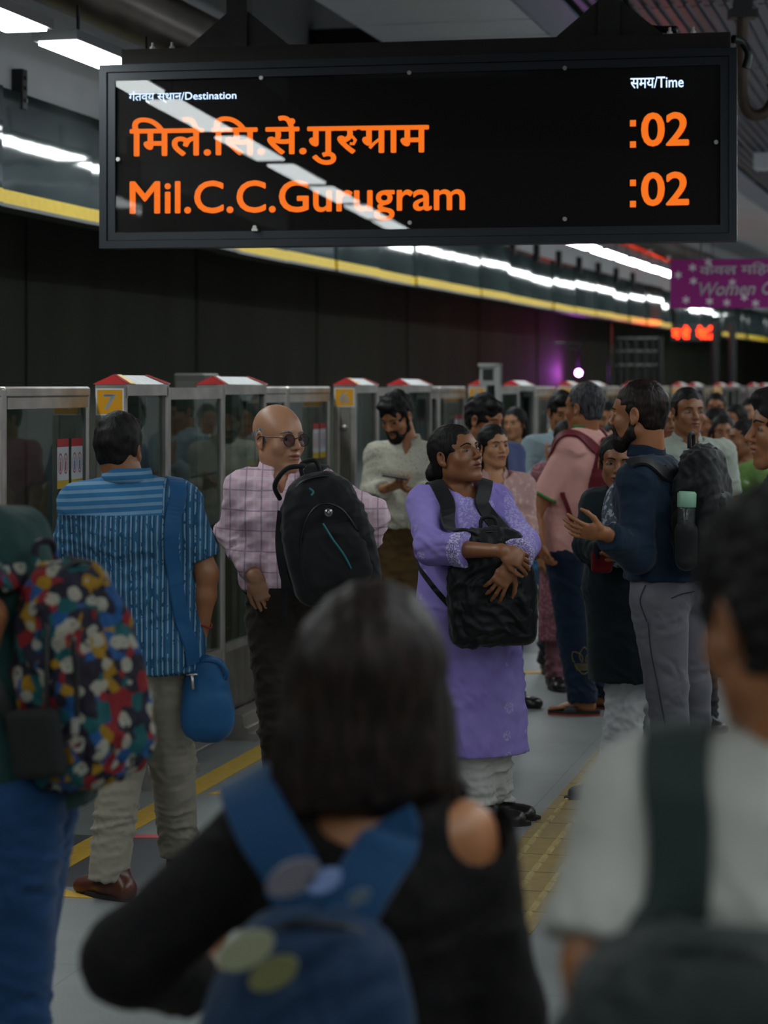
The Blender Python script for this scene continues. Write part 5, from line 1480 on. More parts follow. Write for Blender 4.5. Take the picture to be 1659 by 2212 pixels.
# ---- man in the pink polo with maroon backpack
def sandal(p, ank, yaw, mat=None, L=.27):
    R = rot(yaw); f, r = R[:, 1], R[:, 0]; x, y = ank[0], ank[1]
    root = empty('sandal'); root.parent = p.root
    bl = plain('sandal_black', '#141416', .5); og = plain('sandal_orange', '#a03c22', .5)
    def P(a, b, c): return np.array([x, y, c]) + f * a + r * b - p.org
    m = MB(); n = 26; vs = []
    def outline(z, g):
        return [P(.055 + (.14 + g) * math.cos(a), (.042 + g + .006 * math.cos(a)) * math.sin(a), z) for a in [2 * PI * q / n for q in range(n)]]
    vs = outline(0.001, 0) + outline(.010, .002); m.add(vs, [tuple(range(n - 1, -1, -1)), tuple(range(n, 2 * n))] + [(q, (q + 1) % n, n + (q + 1) % n, n + q) for q in range(n)])
    sole = m.build('orange_outsole', og, root)
    m = MB(); vs = outline(.010, 0) + outline(.026, .001); m.add(vs, [tuple(range(n - 1, -1, -1)), tuple(range(n, 2 * n))] + [(q, (q + 1) % n, n + (q + 1) % n, n + q) for q in range(n)])
    m.build('footbed', bl, root)
    for a0, w in ((.075, .035),):
        m = MB(); k = 10; vs = []
        for i in range(k + 1):
            th = PI * i / k
            for a_, e in ((a0 - w, 0), (a0 + w, .006)): vs.append(P(a_ - .02 * math.sin(th), .052 * math.cos(th), .02 + .052 * math.sin(th) - e))
        m.add(vs, [(2 * i, 2 * i + 1, 2 * i + 3, 2 * i + 2) for i in range(k)]); o = m.build('foot_strap', bl, root); md = o.modifiers.new('thick', 'SOLIDIFY'); md.thickness = .005
def foot_prims(ank, yaw, L=.24):
    R = rot(yaw); f, r = R[:, 1], R[:, 0]; x, y = ank[0], ank[1]
    def P(a, b, c): return np.array([x, y, c]) + f * a + r * b
    pr = [seg(np.array(ank), P(-.02, 0, .055), .036, .034, k=.02), seg(P(-.03, 0, .052), P(.03, 0, .06), .028, .032, k=.03),
          seg(P(.02, 0, .062), P(.12, 0, .042), .032, .040, .030, .016, u=r, k=.03)]
    for i, o in enumerate((-.026, -.010, .004, .017, .029)):
        pr.append(seg(P(.13, o, .04), P(.175 - .007 * i, o * 1.05, .036), .010, .011 if i == 0 else .0085, k=.004))
    return pr
def man_polo():
    Y = 11.83; p = Person('grey haired man in a pink polo shirt and navy track trousers facing left', W(1262, 1545, Y), sk3, h=.009, hf=.005)
    p.torso(58, W(1236, 1170, Y), W(1264, 938, Y), shw=.165, chest=(.155, .130), waist=(.145, .125), hip=(.155, .125), belly=.02)
    p.head(W(1262, 880, Y), 48, -2, 0, 1.08, 'short', hair_sp, nr=.060)
    A = p.arm(p.shL + np.array([0, -.0, -.02]), W(1154, 1112, Y - .12), W(1168, 1172, Y - .20), hand=dict(d=(.1, .2, -.9), pn=(.8, .3, 0), side=1, curl=30))
    B = p.arm(p.shR, W(1205, 1090, Y + .25), W(1180, 1160, Y + .12), hand=dict(d=(-.3, -.3, -.8), pn=(-.8, .3, 0), side=1))
    L1 = p.leg(W(1220, 1200, Y - .08), W(1240, 1380, Y - .02), W(1262, 1512, Y)); L2 = p.leg(W(1248, 1200, Y + .08), W(1275, 1370, Y + .15), W(1296, 1505, Y + .25))
    for L, yw in ((L1, 78), (L2, 60)): p.body += foot_prims(L[2], yw)
    p.finish()
    nv = cloth('track_navy', '#0c2038', .7)
    p.trousers([L1, L2], nv, hem=.07, rh=(.10, .088, .082), fold=.004, seed=14, wide=.078)
    sm = cloth('polo_pink', '#dca49d', .85)
    p.top([A, B], sm, hem=W(0, 1198, Y)[2], g=.022, ends=.36, fold=.004, wides=[.070, .070], seed=12, neckc=p.nk + np.array([-.01, .02, .04]))
    gm = plain('trim_green', '#3d7a3a', .8); rm = gm
    sh, el, wr = A; d = unit(el - sh); q = sh + (el - sh) * .72
    solid('sleeve_band', [seg(q - d * .02, q + d * .02, .0725, .0735, k=0, clips=((q + d * .004, d), (q - d * .012, -d)))], gm, p.root, h=.005, origin=p.org)
    c = p.nk + np.array([0, .0, .045])
    solid('collar_band', [seg(c - np.array([0, 0, .008]), c + np.array([0, 0, .012]), .072, .069, k=0, cap=.2), seg(c - np.array([0, 0, .1]), c + np.array([0, 0, .1]), .064, .062, k=0, op='-')], gm, p.root, h=.005, origin=p.org)
    for L, yw in ((L1, 78), (L2, 60)): sandal(p, L[2], yw)
    # three-leaf emblem on the shin
    gd = plain('emblem_gold', '#8a7a35', .5); e = W(1263, 1435, Y - .12); fx = unit(np.array([1, -.12, 0])); m = MB()
    def put2(u, v):
        q = e + fx * u + np.array([0, 0, v])
        for _ in range(10):
            d0 = value_at(p.pants, q)
            if d0 < .007: break
            q = q + np.array([0, max(.003, d0 * .8), 0])
        return q - p.org
    def leaf(ang, ln, wd, ox):
        out = []
        for i in range(17):
            t_ = i / 16; w_ = math.sin(t_ * PI) ** .8 * wd; out.append((t_ * ln, w_))
        L_ = [(a, b) for a, b in out] + [(a, -b) for a, b in out[::-1]]
        ca, sa = math.cos(ang), math.sin(ang); return [(ox + a * sa + b * ca, -.005 + a * ca - b * sa) for a, b in L_]
    for ang, ox in ((-.62, -.012), (0.0, 0.0), (.62, .012)):
        pt = leaf(ang, .085 if ang else .095, .026, ox); pt = [q for q in pt if q[1] > .004]; m.tube([put2(u, v) for u, v in pt], .0016, 5)
    for i in range(4):
        z = -.002 - i * .010; w_ = .052 * math.sqrt(max(0.05, 1 - (i * .010 / .052) ** 2)); m.tube([put2(-w_ + 2 * w_ * k / 8, z) for k in range(9)], .0016, 5)
    m.tube([put2(-.05 + .1 * k / 14, -.004 - .05 * math.sin(PI * k / 14)) for k in range(15)], .0016, 5)
    m.build('leaf_emblem', gd, p.root)
    # maroon backpack
    M = rot(58 + 180); R = p.R; back = -R[:, 1]; c = W(1256, 1060, Y) + back * .175 + np.array([0, 0, .01]); M = np.stack([-R[:, 0], back, [0, 0, 1.0]], 1)
    mr = cloth('backpack_maroon', '#6a1626', .6, 120, .2)
    root, P = backpack('maroon backpack on the back of the man in the pink polo', c, M, (.28, .15, .46), mr, top=.35, sag=.006)
    strap('shoulder_strap', [P(.07, -.07, .17), W(1285, 975, Y - .12), W(1262, 952, Y - .16), W(1238, 945, Y - .17), W(1218, 955, Y - .15), W(1200, 990, Y - .12)], .058, mr, root, c, p.c2, .009, p.shirt, .008)
    strap('lower_strap', [W(1213, 1062, Y - .17), W(1230, 1110, Y - .2), W(1248, 1150, Y - .18), P(.1, -.02, -.16)], .024, mr, root, c, p.c2, .008, p.shirt, .014)
    strap('shoulder_strap', [P(-.07, -.07, .17), W(1300, 948, Y + .05), W(1290, 938, Y + .12), W(1275, 945, Y + .18)], .055, mr, root, c, p.c2, .009, p.shirt, .008)
# ---- woman in dark cardigan
def woman_dark():
    Y = 9.5; p = Person('woman with crossed arms in a dark cardigan and white trousers behind the navy shirt man', W(1345, 1720, Y), sk2, h=.009, hf=.004)
    p.torso(168, W(1352, 1262, Y), W(1350, 1066, Y), shw=.122, chest=(.132, .11), waist=(.135, .105), hip=(.155, .115), shd=.052)
    p.head(W(1334, 996, Y - .02), 176, -6, -4, 1.0, 'tied', hair_b, female=True, look=(0, 4), nr=.048)
    A = p.arm(p.shR, W(1272, 1180, Y - .06), W(1318, 1190, Y - .26), r=(.045, .038, .033, .025), hand=dict(d=(.9, -.1, .1), pn=(0, 1, 0), side=-1)); B = p.arm(p.shL, W(1415, 1180, Y), W(1360, 1185, Y - .25), r=(.045, .038, .033, .025), hand=dict(d=(-.9, -.1, .1), pn=(0, 1, 0), side=1))
    L1 = p.leg(W(1335, 1290, Y), W(1352, 1500, Y), W(1330, 1690, Y - .05)); L2 = p.leg(W(1385, 1290, Y), W(1405, 1500, Y + .1), W(1415, 1650, Y + .3))
    p.finish()
    p.trousers([L1, L2], cloth('trousers_white', '#b4b5b6', .8), hem=.04, rh=(.1, .083, .09), fold=.0055, seed=18, name='white_trousers')
    dk = cloth('cardigan_dark', '#0e1c20', .85)
    p.top([A, B], dk, hem=W(0, 1470, Y)[2], g=.022, ends=.93, fold=.004, seed=19, flare=(.185, .13, (W(1366, 1, Y)[0], Y, .4)), sleeve_g=.022, name='cardigan', neckc=p.nk + np.array([0, -.05, 0]))
    gs = speck_mat('top_grey_pattern', '#4d5561', '#9aa3ad', 60, .55)
    solid('grey_top', [ell(p.c2 + np.array([-.035, -.09, -.02]), (.078, .090, .20), k=0)], gs, p.root, h=.008, origin=p.org)
    p.shoes([(W(1310, 1690, Y - .05), 105), (L2[2] * [1, 1, 0] + [0, 0, .1], 160)], plain('shoe_navy', '#14182a', .5), L=.24)
    q = W(1300, 1212, Y - .22); o = thing('red_pouch', 'dark red pouch hanging below the crossed arms of the woman in the dark cardigan', 'pouch', tuple(q))
    solid('pouch_body', [rbox(q, (.045, .02, .05), None, r=.018)], cloth('pouch_red', '#6e1018'), o, h=.007, origin=q); m = MB(); m.tube([(-.03, 0, .045), (0, 0, .07), (.03, 0, .045)], .003, 6); m.build('pouch_loop', black, o)
# ---- man in the navy shirt
def man_navy():
    Y = 8.7; p = Person('bearded man in a navy shirt and grey trousers, seen in profile facing left', W(1460, 1760, Y), sk3, h=.008, hf=.004)
    p.torso(66, W(1438, 1262, Y), W(1402, 1000, Y), shw=.18, chest=(.165, .130), waist=(.150, .120), hip=(.160, .130), shd=.06)
    p.head(W(1380, 894, Y), 64, -2, 2, 1.08, 'short', hair_br, beard=.008, nr=.062)
    A = p.arm(p.shL + np.array([0, 0, -.02]), W(1375, 1200, Y - .20), W(1306, 1152, Y - .34), hand=dict(d=(-.95, -.05, .12), pn=(.1, .8, .5), side=-1, curl=14, spread=9, thumb=45))
    B = p.arm(p.shR, W(1385, 1180, Y + .22), W(1325, 1158, Y + .0), hand=dict(d=(-.9, -.2, .1), pn=(0, 0, 1), side=1, curl=14))
    L1 = p.leg(W(1424, 1300, Y - .09), W(1440, 1480, Y - .08), W(1462, 1712, Y - .05)); L2 = p.leg(W(1462, 1300, Y + .09), W(1490, 1480, Y + .12), W(1505, 1690, Y + .22))
    p.finish()
    p.trousers([L1, L2], cloth('trousers_grey', '#5f5e66', .8), hem=.05, rh=(.108, .082, .066), top=W(0, 1240, Y)[2], fold=.0045, seed=23)
    sm = cloth('shirt_navy', '#0c2236', .8)
    p.top([A, B], sm, hem=W(0, 1243, Y)[2], g=.020, ends=.93, fold=.004, seed=25, neckc=p.nk + np.array([-.02, .01, .045]), sleeve_g=.024)
    c = p.nk + np.array([-.01, .0, .045])
    solid('collar', [seg(c - np.array([0, 0, .015]), c + np.array([0, 0, .025]), .078, .072, k=0, cap=.2), seg(c - np.array([0, 0, .1]), c + np.array([0, 0, .1]), .066, .064, k=0, op='-')], sm, p.root, h=.005, origin=p.org)
    # pocket slits and side seam
    sm_ = plain('seam_dark', '#232229', .8)
    def seam(name, pts):
        out = []
        for q in smooth_pts(pts, 5):
            q = np.array(q) - np.array([0, .35, 0])
            for _ in range(40):
                d0 = value_at(p.pants, q)
                if d0 < .004: break
                q = q + np.array([0, max(.002, d0 * .8), 0])
            out.append(q - p.org)
        m_ = MB(); m_.tube(out, .0022, 6); m_.build(name, sm_, p.root, True)
    seam('pocket_slit', [W(1384, 1256, Y), W(1372, 1290, Y), W(1386, 1332, Y)])
    seam('back_pocket', [W(1437, 1282, Y), W(1460, 1274, Y), W(1492, 1272, Y)])
    seam('side_seam', [W(1388, 1334, Y), W(1396, 1400, Y), W(1412, 1480, Y), W(1432, 1580, Y)])
    q = W(1438, 1244, Y); m = MB(); R = p.R; m.tube([q + R[:, 0] * .163 * math.cos(a) + R[:, 1] * .135 * math.sin(a) - p.org for a in [2 * PI * i / 36 for i in range(36)]], .015, 6, closed=True); m.build('belt', plain('belt_black', '#0d0c10', .35), p.root, True)
    m = MB(); e = q + R[:, 1] * -.02 - R[:, 0] * .176 - p.org
    p.shoes([(L1[2] * [1, 1, 0] + [0, 0, .1], 75), (L2[2] * [1, 1, 0] + [0, 0, .1], 60)], shoe_b)
    back = -R[:, 1]; c = W(1410, 1085, Y) + back * .21 + R[:, 0] * -.03; M = np.stack([-R[:, 0], back, [0, 0, 1.0]], 1)
    bk = cloth('backpack_charcoal', '#0f1013', .65, 120, .2)
    root, P = backpack('dark backpack with a bottle in its side pocket on the navy shirt man', c, M, (.30, .18, .46), bk, top=.35, sag=.006)
    strap('shoulder_strap', [P(.07, -.09, .16), W(1474, 1016, Y - .2), W(1440, 988, Y - .22), W(1402, 972, Y - .22), W(1374, 978, Y - .22), W(1362, 1010, Y - .2)], (.055), bk, root, c, p.c2, .009, p.shirt, .008)
    b = W(1482, 1130, Y - .27)
    bo = thing('water_bottle', 'clear water bottle with a pale green cap in the backpack side pocket', 'bottle', tuple(b)); bo.rotation_euler = (.0, .03, 0)
    cl = NT('bottle_plastic'); cl.set(.15, 0, .5); cl.base(lin('#3a3f40')); cl.b.inputs['Alpha'].default_value = .75
    m = MB(); m.tube([(0, 0, -.13), (0, 0, -.12), (0, 0, .055), (0, 0, .06)], [.030, .034, .034, .032], 20); m.build('bottle_body', cl.m, bo, True)
    m = MB(); m.tube([(0, 0, .06), (0, 0, .063), (0, 0, .112), (0, 0, .12)], [.034, .0365, .0365, .030], 24); m.build('green_cap', plain('cap_green', '#7fa890', .4), bo, True)
    solid('side_pocket', [seg(b - np.array([0, 0, .14]), b - np.array([0, 0, .03]), .042, .044, k=0)], bk, root, h=.008, origin=c)
def simple(label, px, top, Y, yaw, pitch=0, hyaw=None, skin=None, hair='short', top_mat=None, leg_mat=None, female=False, sc=1.0, arms='down', hem=None, dress=False, face=True, curl=0.0, h=.011, hf=.006, lean=0, group=None, beard=None, look=(0, 0), build=1.0, ends=.4, collar=False):
    topz = CAMZ - (top - HY) / FPX * Y; Ht = topz; k = Ht / 1.70; x = (px - CX) / FPX * Y
    sc = sc * (.55 + .45 * k); b = np.array([x, Y, 0.0])
    p = Person(label, b, skin or sk3, group, h=h, hf=hf); Cz = topz - (.112 + (.02 if hair in ('thick', 'curly') else .012)) * sc
    R = rot(yaw)
    nk = b + np.array([0, 0, Cz - .155 * sc]) - R[:, 1] * .02; pel = b + np.array([lean, 0, .55 * Ht])
    w = (.16 if female else .18) * k * build
    p.torso(yaw, pel, nk, shw=w, chest=(.15 * k * build, .11 * k * build), waist=(.135 * k * build, .105 * k * build), hip=(.155 * k * build, .115 * k * build), shd=.052 * k)
    p.head(b + np.array([0, 0, Cz]), hyaw if hyaw is not None else yaw, pitch, 0, sc, hair, hair_b, face=face, female=female, nr=(.048 if female else .056) * k, curl=curl, beard=beard, look=look, hh=.006)
    arm = []
    for sh, sg in ((p.shR, 1), (p.shL, -1)):
        r_ = R[:, 0] * sg
        if arms == 'down': el = sh + r_ * .05 * k - np.array([0, 0, .27 * k]); wr = el - np.array([0, 0, .22 * k]) + R[:, 1] * .08 * k; hd = dict(d=(0, 0, -1), pn=-r_, side=-sg if True else 1, s=k)
        elif arms == 'crossed': el = sh + r_ * .05 * k - np.array([0, 0, .26 * k]) + R[:, 1] * .04; wr = el - r_ * .17 * k + R[:, 1] * .19 * k + np.array([0, 0, .05 * k]); hd = dict(d=tuple(-r_ * .9 + R[:, 1] * .1), pn=(0, 0, 1), side=sg, s=k)
        elif arms == 'chin': el = sh + r_ * .05 * k - np.array([0, 0, .26 * k]) + R[:, 1] * .05; wr = el - r_ * (.08 if sg > 0 else .17) * k + R[:, 1] * .17 * k + np.array([0, 0, .17 if sg > 0 else .03]); hd = dict(d=tuple(-r_ * .4 + np.array([0, 0, .8])) if sg > 0 else tuple(-r_), pn=tuple(-R[:, 1]), side=sg, s=k, curl=45)
        arm.append(p.arm(sh, el, wr, r=(.047 * k, .040 * k, .035 * k, .026 * k), hand=hd))
    legs = []
    for sg in (1, -1):
        r_ = R[:, 0] * sg; hp = pel + r_ * .075 * k - np.array([0, 0, .06]); an = b + r_ * .09 * k + np.array([0, 0, .08]); legs.append(p.leg(hp, (hp + an) / 2 + R[:, 1] * .015, an, r=(.08 * k, .054 * k, .04 * k)))
    p.finish(face)
    p.trousers(legs, leg_mat, hem=.06, rh=(.09 * k, .07 * k, .062 * k))
    hz = hem if hem is not None else (.45 * Ht if not dress else .28)
    fl = (.2 * k, .15 * k, hz - .1) if dress else None
    p.top(arm, top_mat, hem=hz, g=.018, ends=ends, flare=fl, wides=[.062 * k] * 2 if ends < .5 else None, neckc=p.nk + R[:, 1] * .02 + np.array([0, 0, .01]), vneck=.05 if collar else 0)
    if collar: p.collar(top_mat, gap=.6, zup=.025)
    p.shoes([(L[2], yaw + s_ * 8) for L, s_ in zip(legs, (-1, 1))], shoe_b, L=.25 * k)
    return p
def crowd():
    dk = cloth('trousers_plain_dark', '#1e2028'); jn = cloth('jeans_mid', '#1c3350')
    simple('moustached man in a pale grey open-collar shirt looking left', 1486, 836, 11.3, 192, 0, 196, sk2, 'short', cloth('shirt_pale_grey', '#9aa197'), dk, collar=True, h=.009, hf=.0045, build=1.05, look=(14, 0), beard=None)
    simple('man in a light blue shirt with folded arms behind the pink polo man', 1214, 843, 13.6, 196, -14, 190, sk3, 'thick', cloth('shirt_light_blue', '#8fa3ab'), dk, arms='chin', ends=.95, curl=.6, collar=True, h=.010)
    simple('woman in a blue printed dress beside the far platform gates', 1112, 878, 16.5, 160, -4, 150, sk4, 'part', speck_mat('dress_blue_print', '#14507e', '#3d86b4', 26, .55, .1), jn, True, arms='crossed', dress=True, ends=.85)
    simple('woman in a dusty pink patterned skirt half hidden by the pink polo man', 1226, 905, 12.9, 200, -6, 190, sk4, 'tied', speck_mat('kurta_dusty_pink', '#8a5560', '#a87680', 60, .5, .08), cloth('pink_trousers', '#8a5c66'), True, dress=True)
    simple('man with a striped dark shirt behind the maroon backpack', 1312, 868, 15.2, 185, 0, 175, sk3, 'short', mottled('shirt_dark_stripes', ['#15202e', '#3e5468', '#15202e', '#566c80'], 30).m, dk)
    simple('child in a plain top glimpsed between the pink polo man and the navy shirt man', 1327, 908, 14.2, 185, 0, 180, sk4, 'tied', cloth('top_dull_teal', '#2d4a52'), dk, True)
    simple('man glimpsed just left of the moustached man', 1436, 862, 13.0, 178, -4, 200, sk2, 'short', cloth('shirt_rose', '#9c5a72'), dk)
    simple('woman in a purple top in the far crowd, nearest left of gate number 1', 1546, 846, 17.2, 190, 0, 170, sk3, 'tied', cloth('top_purple', '#6a3a6e'), dk, True)
    simple('woman with sleek tied hair in profile facing left in the far crowd', 1543, 878, 15.6, 120, 0, 100, sk3, 'bun', cloth('top_rust', '#7a3a34'), dk, True)
    simple('woman in a red patterned dress looking toward the camera in the crowd', 1562, 894, 14.6, 185, -2, 178, sk2, 'part', speck_mat('dress_red', '#9a1830', '#4a1020', 40, .52, .05), dk, True, dress=True)
    simple('boy in a bright green T-shirt facing left in the crowd', 1606, 905, 13.4, 120, 0, 105, sk2, 'short', speck_mat('shirt_green', '#6c9150', '#b9cbb0', 9, .66, .02), jn, build=.95)
    simple('woman with centre-parted hair facing forward beyond the green T-shirt boy', 1619, 858, 18.8, 180, 0, 186, sk5, 'part', cloth('top_cream', '#8a8478'), dk, True)
    simple('woman with raised arm at the back of the crowd by the red dress', 1588, 872, 16.4, 150, 0, 130, sk3, 'tied', cloth('top_brown', '#5a3a34'), dk, True)
# ---- profile man at the right edge
def man_edge():
    Y = 6.9; p = Person('young man in profile facing left at the right edge of the picture', W(1705, 2052, Y), sk3, h=.010, hf=.0045)
    p.torso(92, W(1715, 1400, Y), W(1720, 1035, Y), shw=.17, chest=(.16, .12))
    p.head(W(1696, 925, Y), 92, 0, 0, 1.08, 'thick', hair_b, nr=.058, curl=.2)
    A = p.arm(p.shL, W(1720, 1260, Y - .2), W(1700, 1400, Y - .2)); B = p.arm(p.shR, W(1720, 1260, Y + .2), W(1700, 1400, Y + .2))
    L1 = p.leg(W(1715, 1450, Y - .09), W(1715, 1720, Y - .09), W(1720, 1990, Y - .09)); L2 = p.leg(W(1715, 1450, Y + .09), W(1715, 1720, Y + .09), W(1720, 1990, Y + .09))
    p.finish(); p.trousers([L1, L2], cloth('trousers_black', '#15161a')); p.top([A, B], cloth('shirt_slate', '#2a3a48'), hem=.85, g=.02, ends=.4); p.shoes([(L1[2], 90), (L2[2], 90)], shoe_b)
# ---- foreground man at the right
def man_white():
    Y = 2.4; p = Person('curly haired man in a white T-shirt with a dark backpack, blurred close at the right', W(1780, 3700, Y)[:2].tolist() + [0], sk3, h=.008, hf=.005)
    p.torso(-14, W(1780, 2560, Y), W(1752, 1650, Y), shw=.18, chest=(.17, .115), shd=.062)
    p.head(W(1694, 1335, Y), 22, -6, 0, 1.05, 'curly', hair_b, face=False, curl=1.3, nr=.060, hh=.0042)
    A = p.arm(p.shL, W(1300, 2080, Y - .02), W(1290, 2500, Y + .1)); B = p.arm(p.shR, W(2200, 2150, Y), W(2200, 2600, Y + .1))
    L1 = p.leg(W(1690, 2650, Y), (W(1690, 0, Y) * [1, 1, 0] + [0, 0, .46]), W(1690, 0, Y) * [1, 1, 0] + [0, 0, .08]); L2 = p.leg(W(1880, 2650, Y), (W(1880, 0, Y) * [1, 1, 0] + [0, 0, .46]), W(1880, 0, Y) * [1, 1, 0] + [0, 0, .08])
    p.finish(False); p.trousers([L1, L2], cloth('jeans_black', '#14161c'))
    p.top([A, B], cloth('tee_white', '#a9aaa4', .9), hem=.82, g=.022, ends=.46, fold=.003, wides=[.078, .078], neckc=p.nk + np.array([0, .02, .05]))
    p.shoes([(L1[2], -10), (L2[2], -20)], shoe_b)
    R = p.R; back = -R[:, 1]; c = W(1600, 2325, Y) + back * .17; M = np.stack([-R[:, 0], back, [0, 0, 1.0]], 1)
    bk = cloth('backpack_grey_green', '#1c2524', .7, 60, .2)
    root, P = backpack('dark grey-green backpack on the blurred man in the white T-shirt', c, M, (.36, .2, .40), bk, top=.3, sag=.01, handle=False)
    strap('shoulder_strap', [P(.07, -.02, .17), W(1425, 2100, Y - .18), W(1418, 1930, Y - .16), W(1430, 1790, Y - .12), W(1460, 1690, Y - .05), W(1490, 1680, Y + .05)], .072, cloth('strap_slate', '#23302f', .8), root, c, p.c2, .012, p.shirt, .010)
    strap('shoulder_strap', [P(-.12, -.02, .17), W(2020, 1900, Y - .16), W(2010, 1720, Y - .1), W(1990, 1650, Y + .0)], .072, bk, root, c, p.c2, .012, p.shirt, .010)
# ---- foreground woman
def woman_front():
    Y = 3.2; p = Person('woman with long dark hair in a black top, blurred close in front', W(800, 3400, Y)[:2].tolist() + [0], sk1, h=.008, hf=.006)
    p.torso(4, W(800, 2430, Y), W(795, 1725, Y), shw=.138, chest=(.145, .105), waist=(.13, .1), hip=(.155, .11), shd=.052)
    p.head(W(808, 1445, Y), 2, 0, 0, 1.0, None, None, face=False, nr=.046)
    A = p.arm(p.shL + np.array([0, 0, .01]), W(285, 2070, Y + .02), W(430, 2130, Y + .20), r=(.046, .040, .035, .026), hand=dict(d=(.7, .6, .2), pn=(0, 0, 1), side=-1)); B = p.arm(p.shR + np.array([.0, 0, -.0]), W(1075, 2190, Y), W(1060, 2450, Y + .12), r=(.046, .038, .033, .025), hand=dict(d=(-.2, .5, -.6), pn=(-1, 0, 0), side=-1))
    L1 = p.leg(W(725, 2500, Y), W(725, 0, Y) * [1, 1, 0] + [0, 0, .42], W(725, 0, Y) * [1, 1, 0] + [0, 0, .08]); L2 = p.leg(W(875, 2500, Y), W(875, 0, Y) * [1, 1, 0] + [0, 0, .42], W(875, 0, Y) * [1, 1, 0] + [0, 0, .08])
    p.finish(False); p.trousers([L1, L2], cloth('jeans_dark', '#161a26'))
    bt = speck_mat('top_black_lace', '#0b0b0d', '#1d1613', 120, .55, .08)
    sR = p.shR
    p.top([A, B], bt, hem=.72, g=.018, ends=[.93, .9], fold=.003, wides=[.05, .048], neckc=p.nk + np.array([0, -.0, -.01]), sleeve_g=.024,
          extra=[ell(sR + np.array([.015, -.02, .02]), (.050, .09, .060), k=.004, op='-'), ell(p.nk + np.array([-.015, -.07, .0]), (.062, .06, .055), k=.006, op='-')])
    p.shoes([(L1[2], 0), (L2[2], -10)], shoe_b, L=.23)
    C, M = p.C, p.M
    def P(x, y, z): return C + M @ np.array([x, y, z])
    hp = [ell(P(0, -.012, .028), (.092, .112, .102), k=.02), seg(P(-.012, -.035, .0), P(-.02, -.045, -.13), .112, .122, .098, .075, k=.04),
          seg(P(-.018, -.045, -.10), P(-.022, -.055, -.20), .120, .128, .07, .05, k=.03, clips=((P(0, 0, -.168), (.25, 0, -1)),)),
          seg(P(-.06, .0, -.06), P(-.085, -.01, -.17), .05, .055, .06, .04, k=.03, clips=((P(0, 0, -.170), (.25, 0, -1)),)), seg(P(.07, .0, -.06), P(.085, -.01, -.2), .045, .04, .06, .04, k=.03, clips=((P(0, 0, -.198), (.1, 0, -1)),)),
          ell(P(0, .13, -.03), (.075, .075, .11), k=.01, op='-')]
    solid('long_hair', hp, hair_br, p.root, h=.006, origin=p.org, disp=addf(strands(.0012, 26), curls(.0008, 60)))
    R = p.R; back = -R[:, 1]; c = W(655, 2190, Y) + back * .16; tl = math.radians(-7); M2 = np.stack([unit([-math.cos(tl), -.05, -math.sin(tl)]), back, [0, 0, 1.0]], 1); M2[:, 2] = unit([-math.sin(tl), 0, math.cos(tl)])
    M2[:, 2] = unit([.12, 0, 1]); M2[:, 0] = unit(np.cross(M2[:, 1], M2[:, 2]))
    bl = cloth('backpack_blue', '#102d4b', .7, 60, .2)
    root, P2 = backpack('blue backpack with badges worn by the blurred woman in front', c, M2, (.29, .17, .38), bl, top=.4, sag=.008)
    sb = cloth('strap_blue', '#153e63', .8)
    strap('shoulder_strap', [c + np.array([-.06, .0, .175]), W(622, 1930, Y - .15), W(585, 1830, Y - .13), W(555, 1745, Y - .06), W(540, 1700, Y + .03)], .085, sb, root, c, p.c2, .012, p.shirt, .012)
    strap('shoulder_strap', [c + np.array([.05, .0, .175]), W(760, 1950, Y - .15), W(815, 1860, Y - .13), W(880, 1775, Y - .06), W(905, 1730, Y + .03)], .085, sb, root, c, p.c2, .012, p.shirt, .012)
    for (px, py, rr, hx, nm) in ((632, 1898, .028, '#5c5a64', 'grey_badge'), (700, 1905, .018, '#6d82b0', 'pale_blue_badge'), (530, 2055, .030, '#7d7f66', 'cream_badge'), (590, 2105, .026, '#5f6038', 'olive_badge'), (775, 1940, .012, '#465462', 'small_badge')):
        q = W(px, py, Y - .29) - c; m = MB()
        m.add([q + np.array([rr * 1.25 * math.cos(a), (.012 if z else 0), rr * .8 * math.sin(a) + rr * .4 * math.cos(a)]) for z in (0, 1) for a in [2 * PI * i / 24 for i in range(24)]], [tuple(range(24))[::-1], tuple(range(24, 48))] + [(i, (i + 1) % 24, 24 + (i + 1) % 24, 24 + i) for i in range(24)])
        m.build(nm, plain(nm, hx, .5), root)
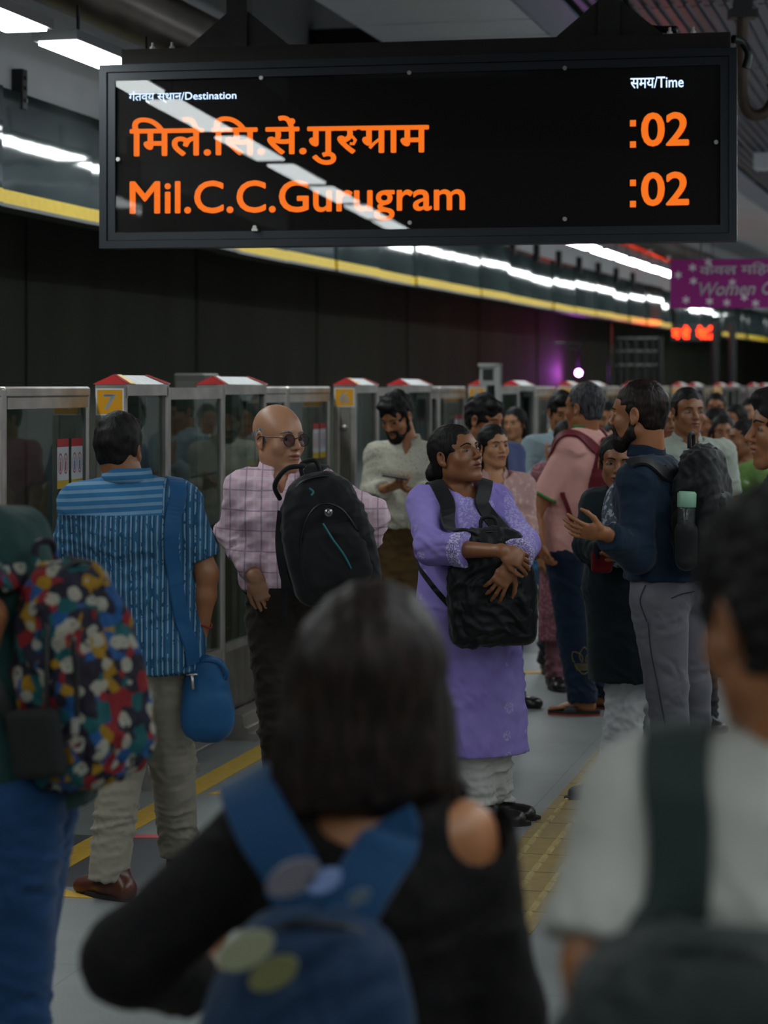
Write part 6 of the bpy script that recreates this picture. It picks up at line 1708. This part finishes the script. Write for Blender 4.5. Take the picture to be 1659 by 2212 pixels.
# ---- man with the patterned backpack
def man_teal():
    Y = 5.0; p = Person('man in a dark teal T-shirt and jeans cut off by the left edge', W(40, 2515, Y), sk2, h=.008, hf=.006)
    p.torso(58, W(40, 1640, Y), W(-78, 1128, Y), shw=.16, chest=(.165, .125), waist=(.16, .13), hip=(.165, .135))
    p.head(W(-112, 975, Y), 60, 0, 0, 1.05, 'short', hair_b, nr=.06)
    A = p.arm(p.shL, W(-28, 1330, Y - .18), W(-70, 1480, Y - .2), hand=dict(d=(-.4, 0, -.8), pn=(0, 1, 0), side=1)); B = p.arm(p.shR, W(30, 1320, Y + .25), W(-30, 1440, Y + .2))
    L1 = p.leg(W(30, 1740, Y - .1), W(25, 2080, Y - .08), W(45, 2430, Y - .05)); L2 = p.leg(W(60, 1740, Y + .1), W(30, 2080, Y + .14), W(20, 2400, Y + .25))
    p.finish(False)
    p.trousers([L1, L2], cloth('jeans_blue', '#153a63', .85, 200, .25), hem=.05, rh=(.112, .088, .075), fold=.005, seed=41)
    p.top([A, B], cloth('tee_teal', '#173836', .9, 200), hem=W(0, 1728, Y)[2], g=.026, ends=.42, fold=.0035, wides=[.078, .078], seed=44, neckc=p.nk + np.array([-.02, .02, .04]))
    p.shoes([(L1[2] * [1, 1, 0] + [0, 0, .1], 60), (L2[2] * [1, 1, 0] + [0, 0, .1], 60)], shoe_b)
    # backpack printed with colourful blotches
    t = mottled('backpack_print', ['#191622', '#164272', '#1a1724', '#12484c', '#6f161d', '#191622', '#80600f', '#1b1a2a'], 33)
    vo = t.n('ShaderNodeTexVoronoi'); vo.inputs['Scale'].default_value = 20; vo.inputs['Randomness'].default_value = .8
    ns = t.n('ShaderNodeTexNoise'); ns.inputs['Scale'].default_value = 40; t.l(t.coord(), ns.inputs['Vector'])
    mx = t.n('ShaderNodeVectorMath', operation='SCALE'); mx.inputs['Scale'].default_value = .012; t.l(ns.outputs['Color'], mx.inputs[0])
    ad = t.n('ShaderNodeVectorMath', operation='ADD'); t.l(t.coord(), ad.inputs[0]); t.l(mx.outputs[0], ad.inputs[1]); t.l(ad.outputs[0], vo.inputs['Vector'])
    col = t.b.inputs['Base Color'].links[0].from_socket
    spot = t.math('LESS_THAN', vo.outputs['Distance'], .36); line = t.math('GREATER_THAN', t.noise(60, 2), .36)
    t.base(t.mix(t.math('MULTIPLY', spot, t.math('MULTIPLY', line, .9)), col, lin('#8d8b7f'))); pm = t.m; t.bump(t.noise(200, 2), .2, .001)
    R = p.R; back = -R[:, 1]; c = W(170, 1448, Y - .12); up = unit([-.16, .02, 1]); out = unit(np.array([.80, -.62, .12])); rt = unit(np.cross(out, up)); out = np.cross(up, rt); M = np.stack([rt, out, up], 1)
    root, P = backpack('backpack printed with colourful round blotches on the man at the left edge', c, M, (.27, .19, .50), pm, top=.42, sag=.006, h=.007, zipm=plain('zip_black', '#08090c', .5))
    solid('mesh_pocket', [rbox(P(.155, -.0, -.13), (.02, .075, .075), M, r=.018)], plain('mesh_black', '#0c0e10', .8), root, h=.007, origin=c)
    for k in range(2):
        q = [P(.115 + .03 * k, .05 + .1 * k, .12 - .03 * k), P(.145, .05 + .09 * k, .0), P(.15, .04 + .09 * k, -.08)]
        tube_part('side_zipper', q, .006, black, root, c)
        m = MB(); e = P(.158, .04 + .09 * k, -.09) - c; m.bevbox(e[0] - .008, e[0] + .008, e[1] - .008, e[1] + .008, e[2] - .025, e[2] + .01, .003); m.build('zip_pull', steel, root)
    strap('shoulder_strap', [P(.05, -.08, .22), W(62, 1190, Y - .22), W(30, 1130, Y - .22), W(2, 1100, Y - .2), W(-30, 1095, Y - .18), W(-55, 1150, Y - .16)], .06, pm, root, c, p.c2, .014, p.shirt, .010)
    strap('lower_strap', [P(.12, -.10, -.2), W(20, 1545, Y - .2), W(-5, 1480, Y - .24), W(-30, 1440, Y - .22)], .03, black, root, c, p.c1, .006, p.shirt, .006)
for fn in (man_striped, man_glasses, man_tablet, woman_lilac, girl_bindi, man_behind, man_polo, woman_dark, man_navy, crowd, man_edge, man_white, woman_front, man_teal):
    fn()
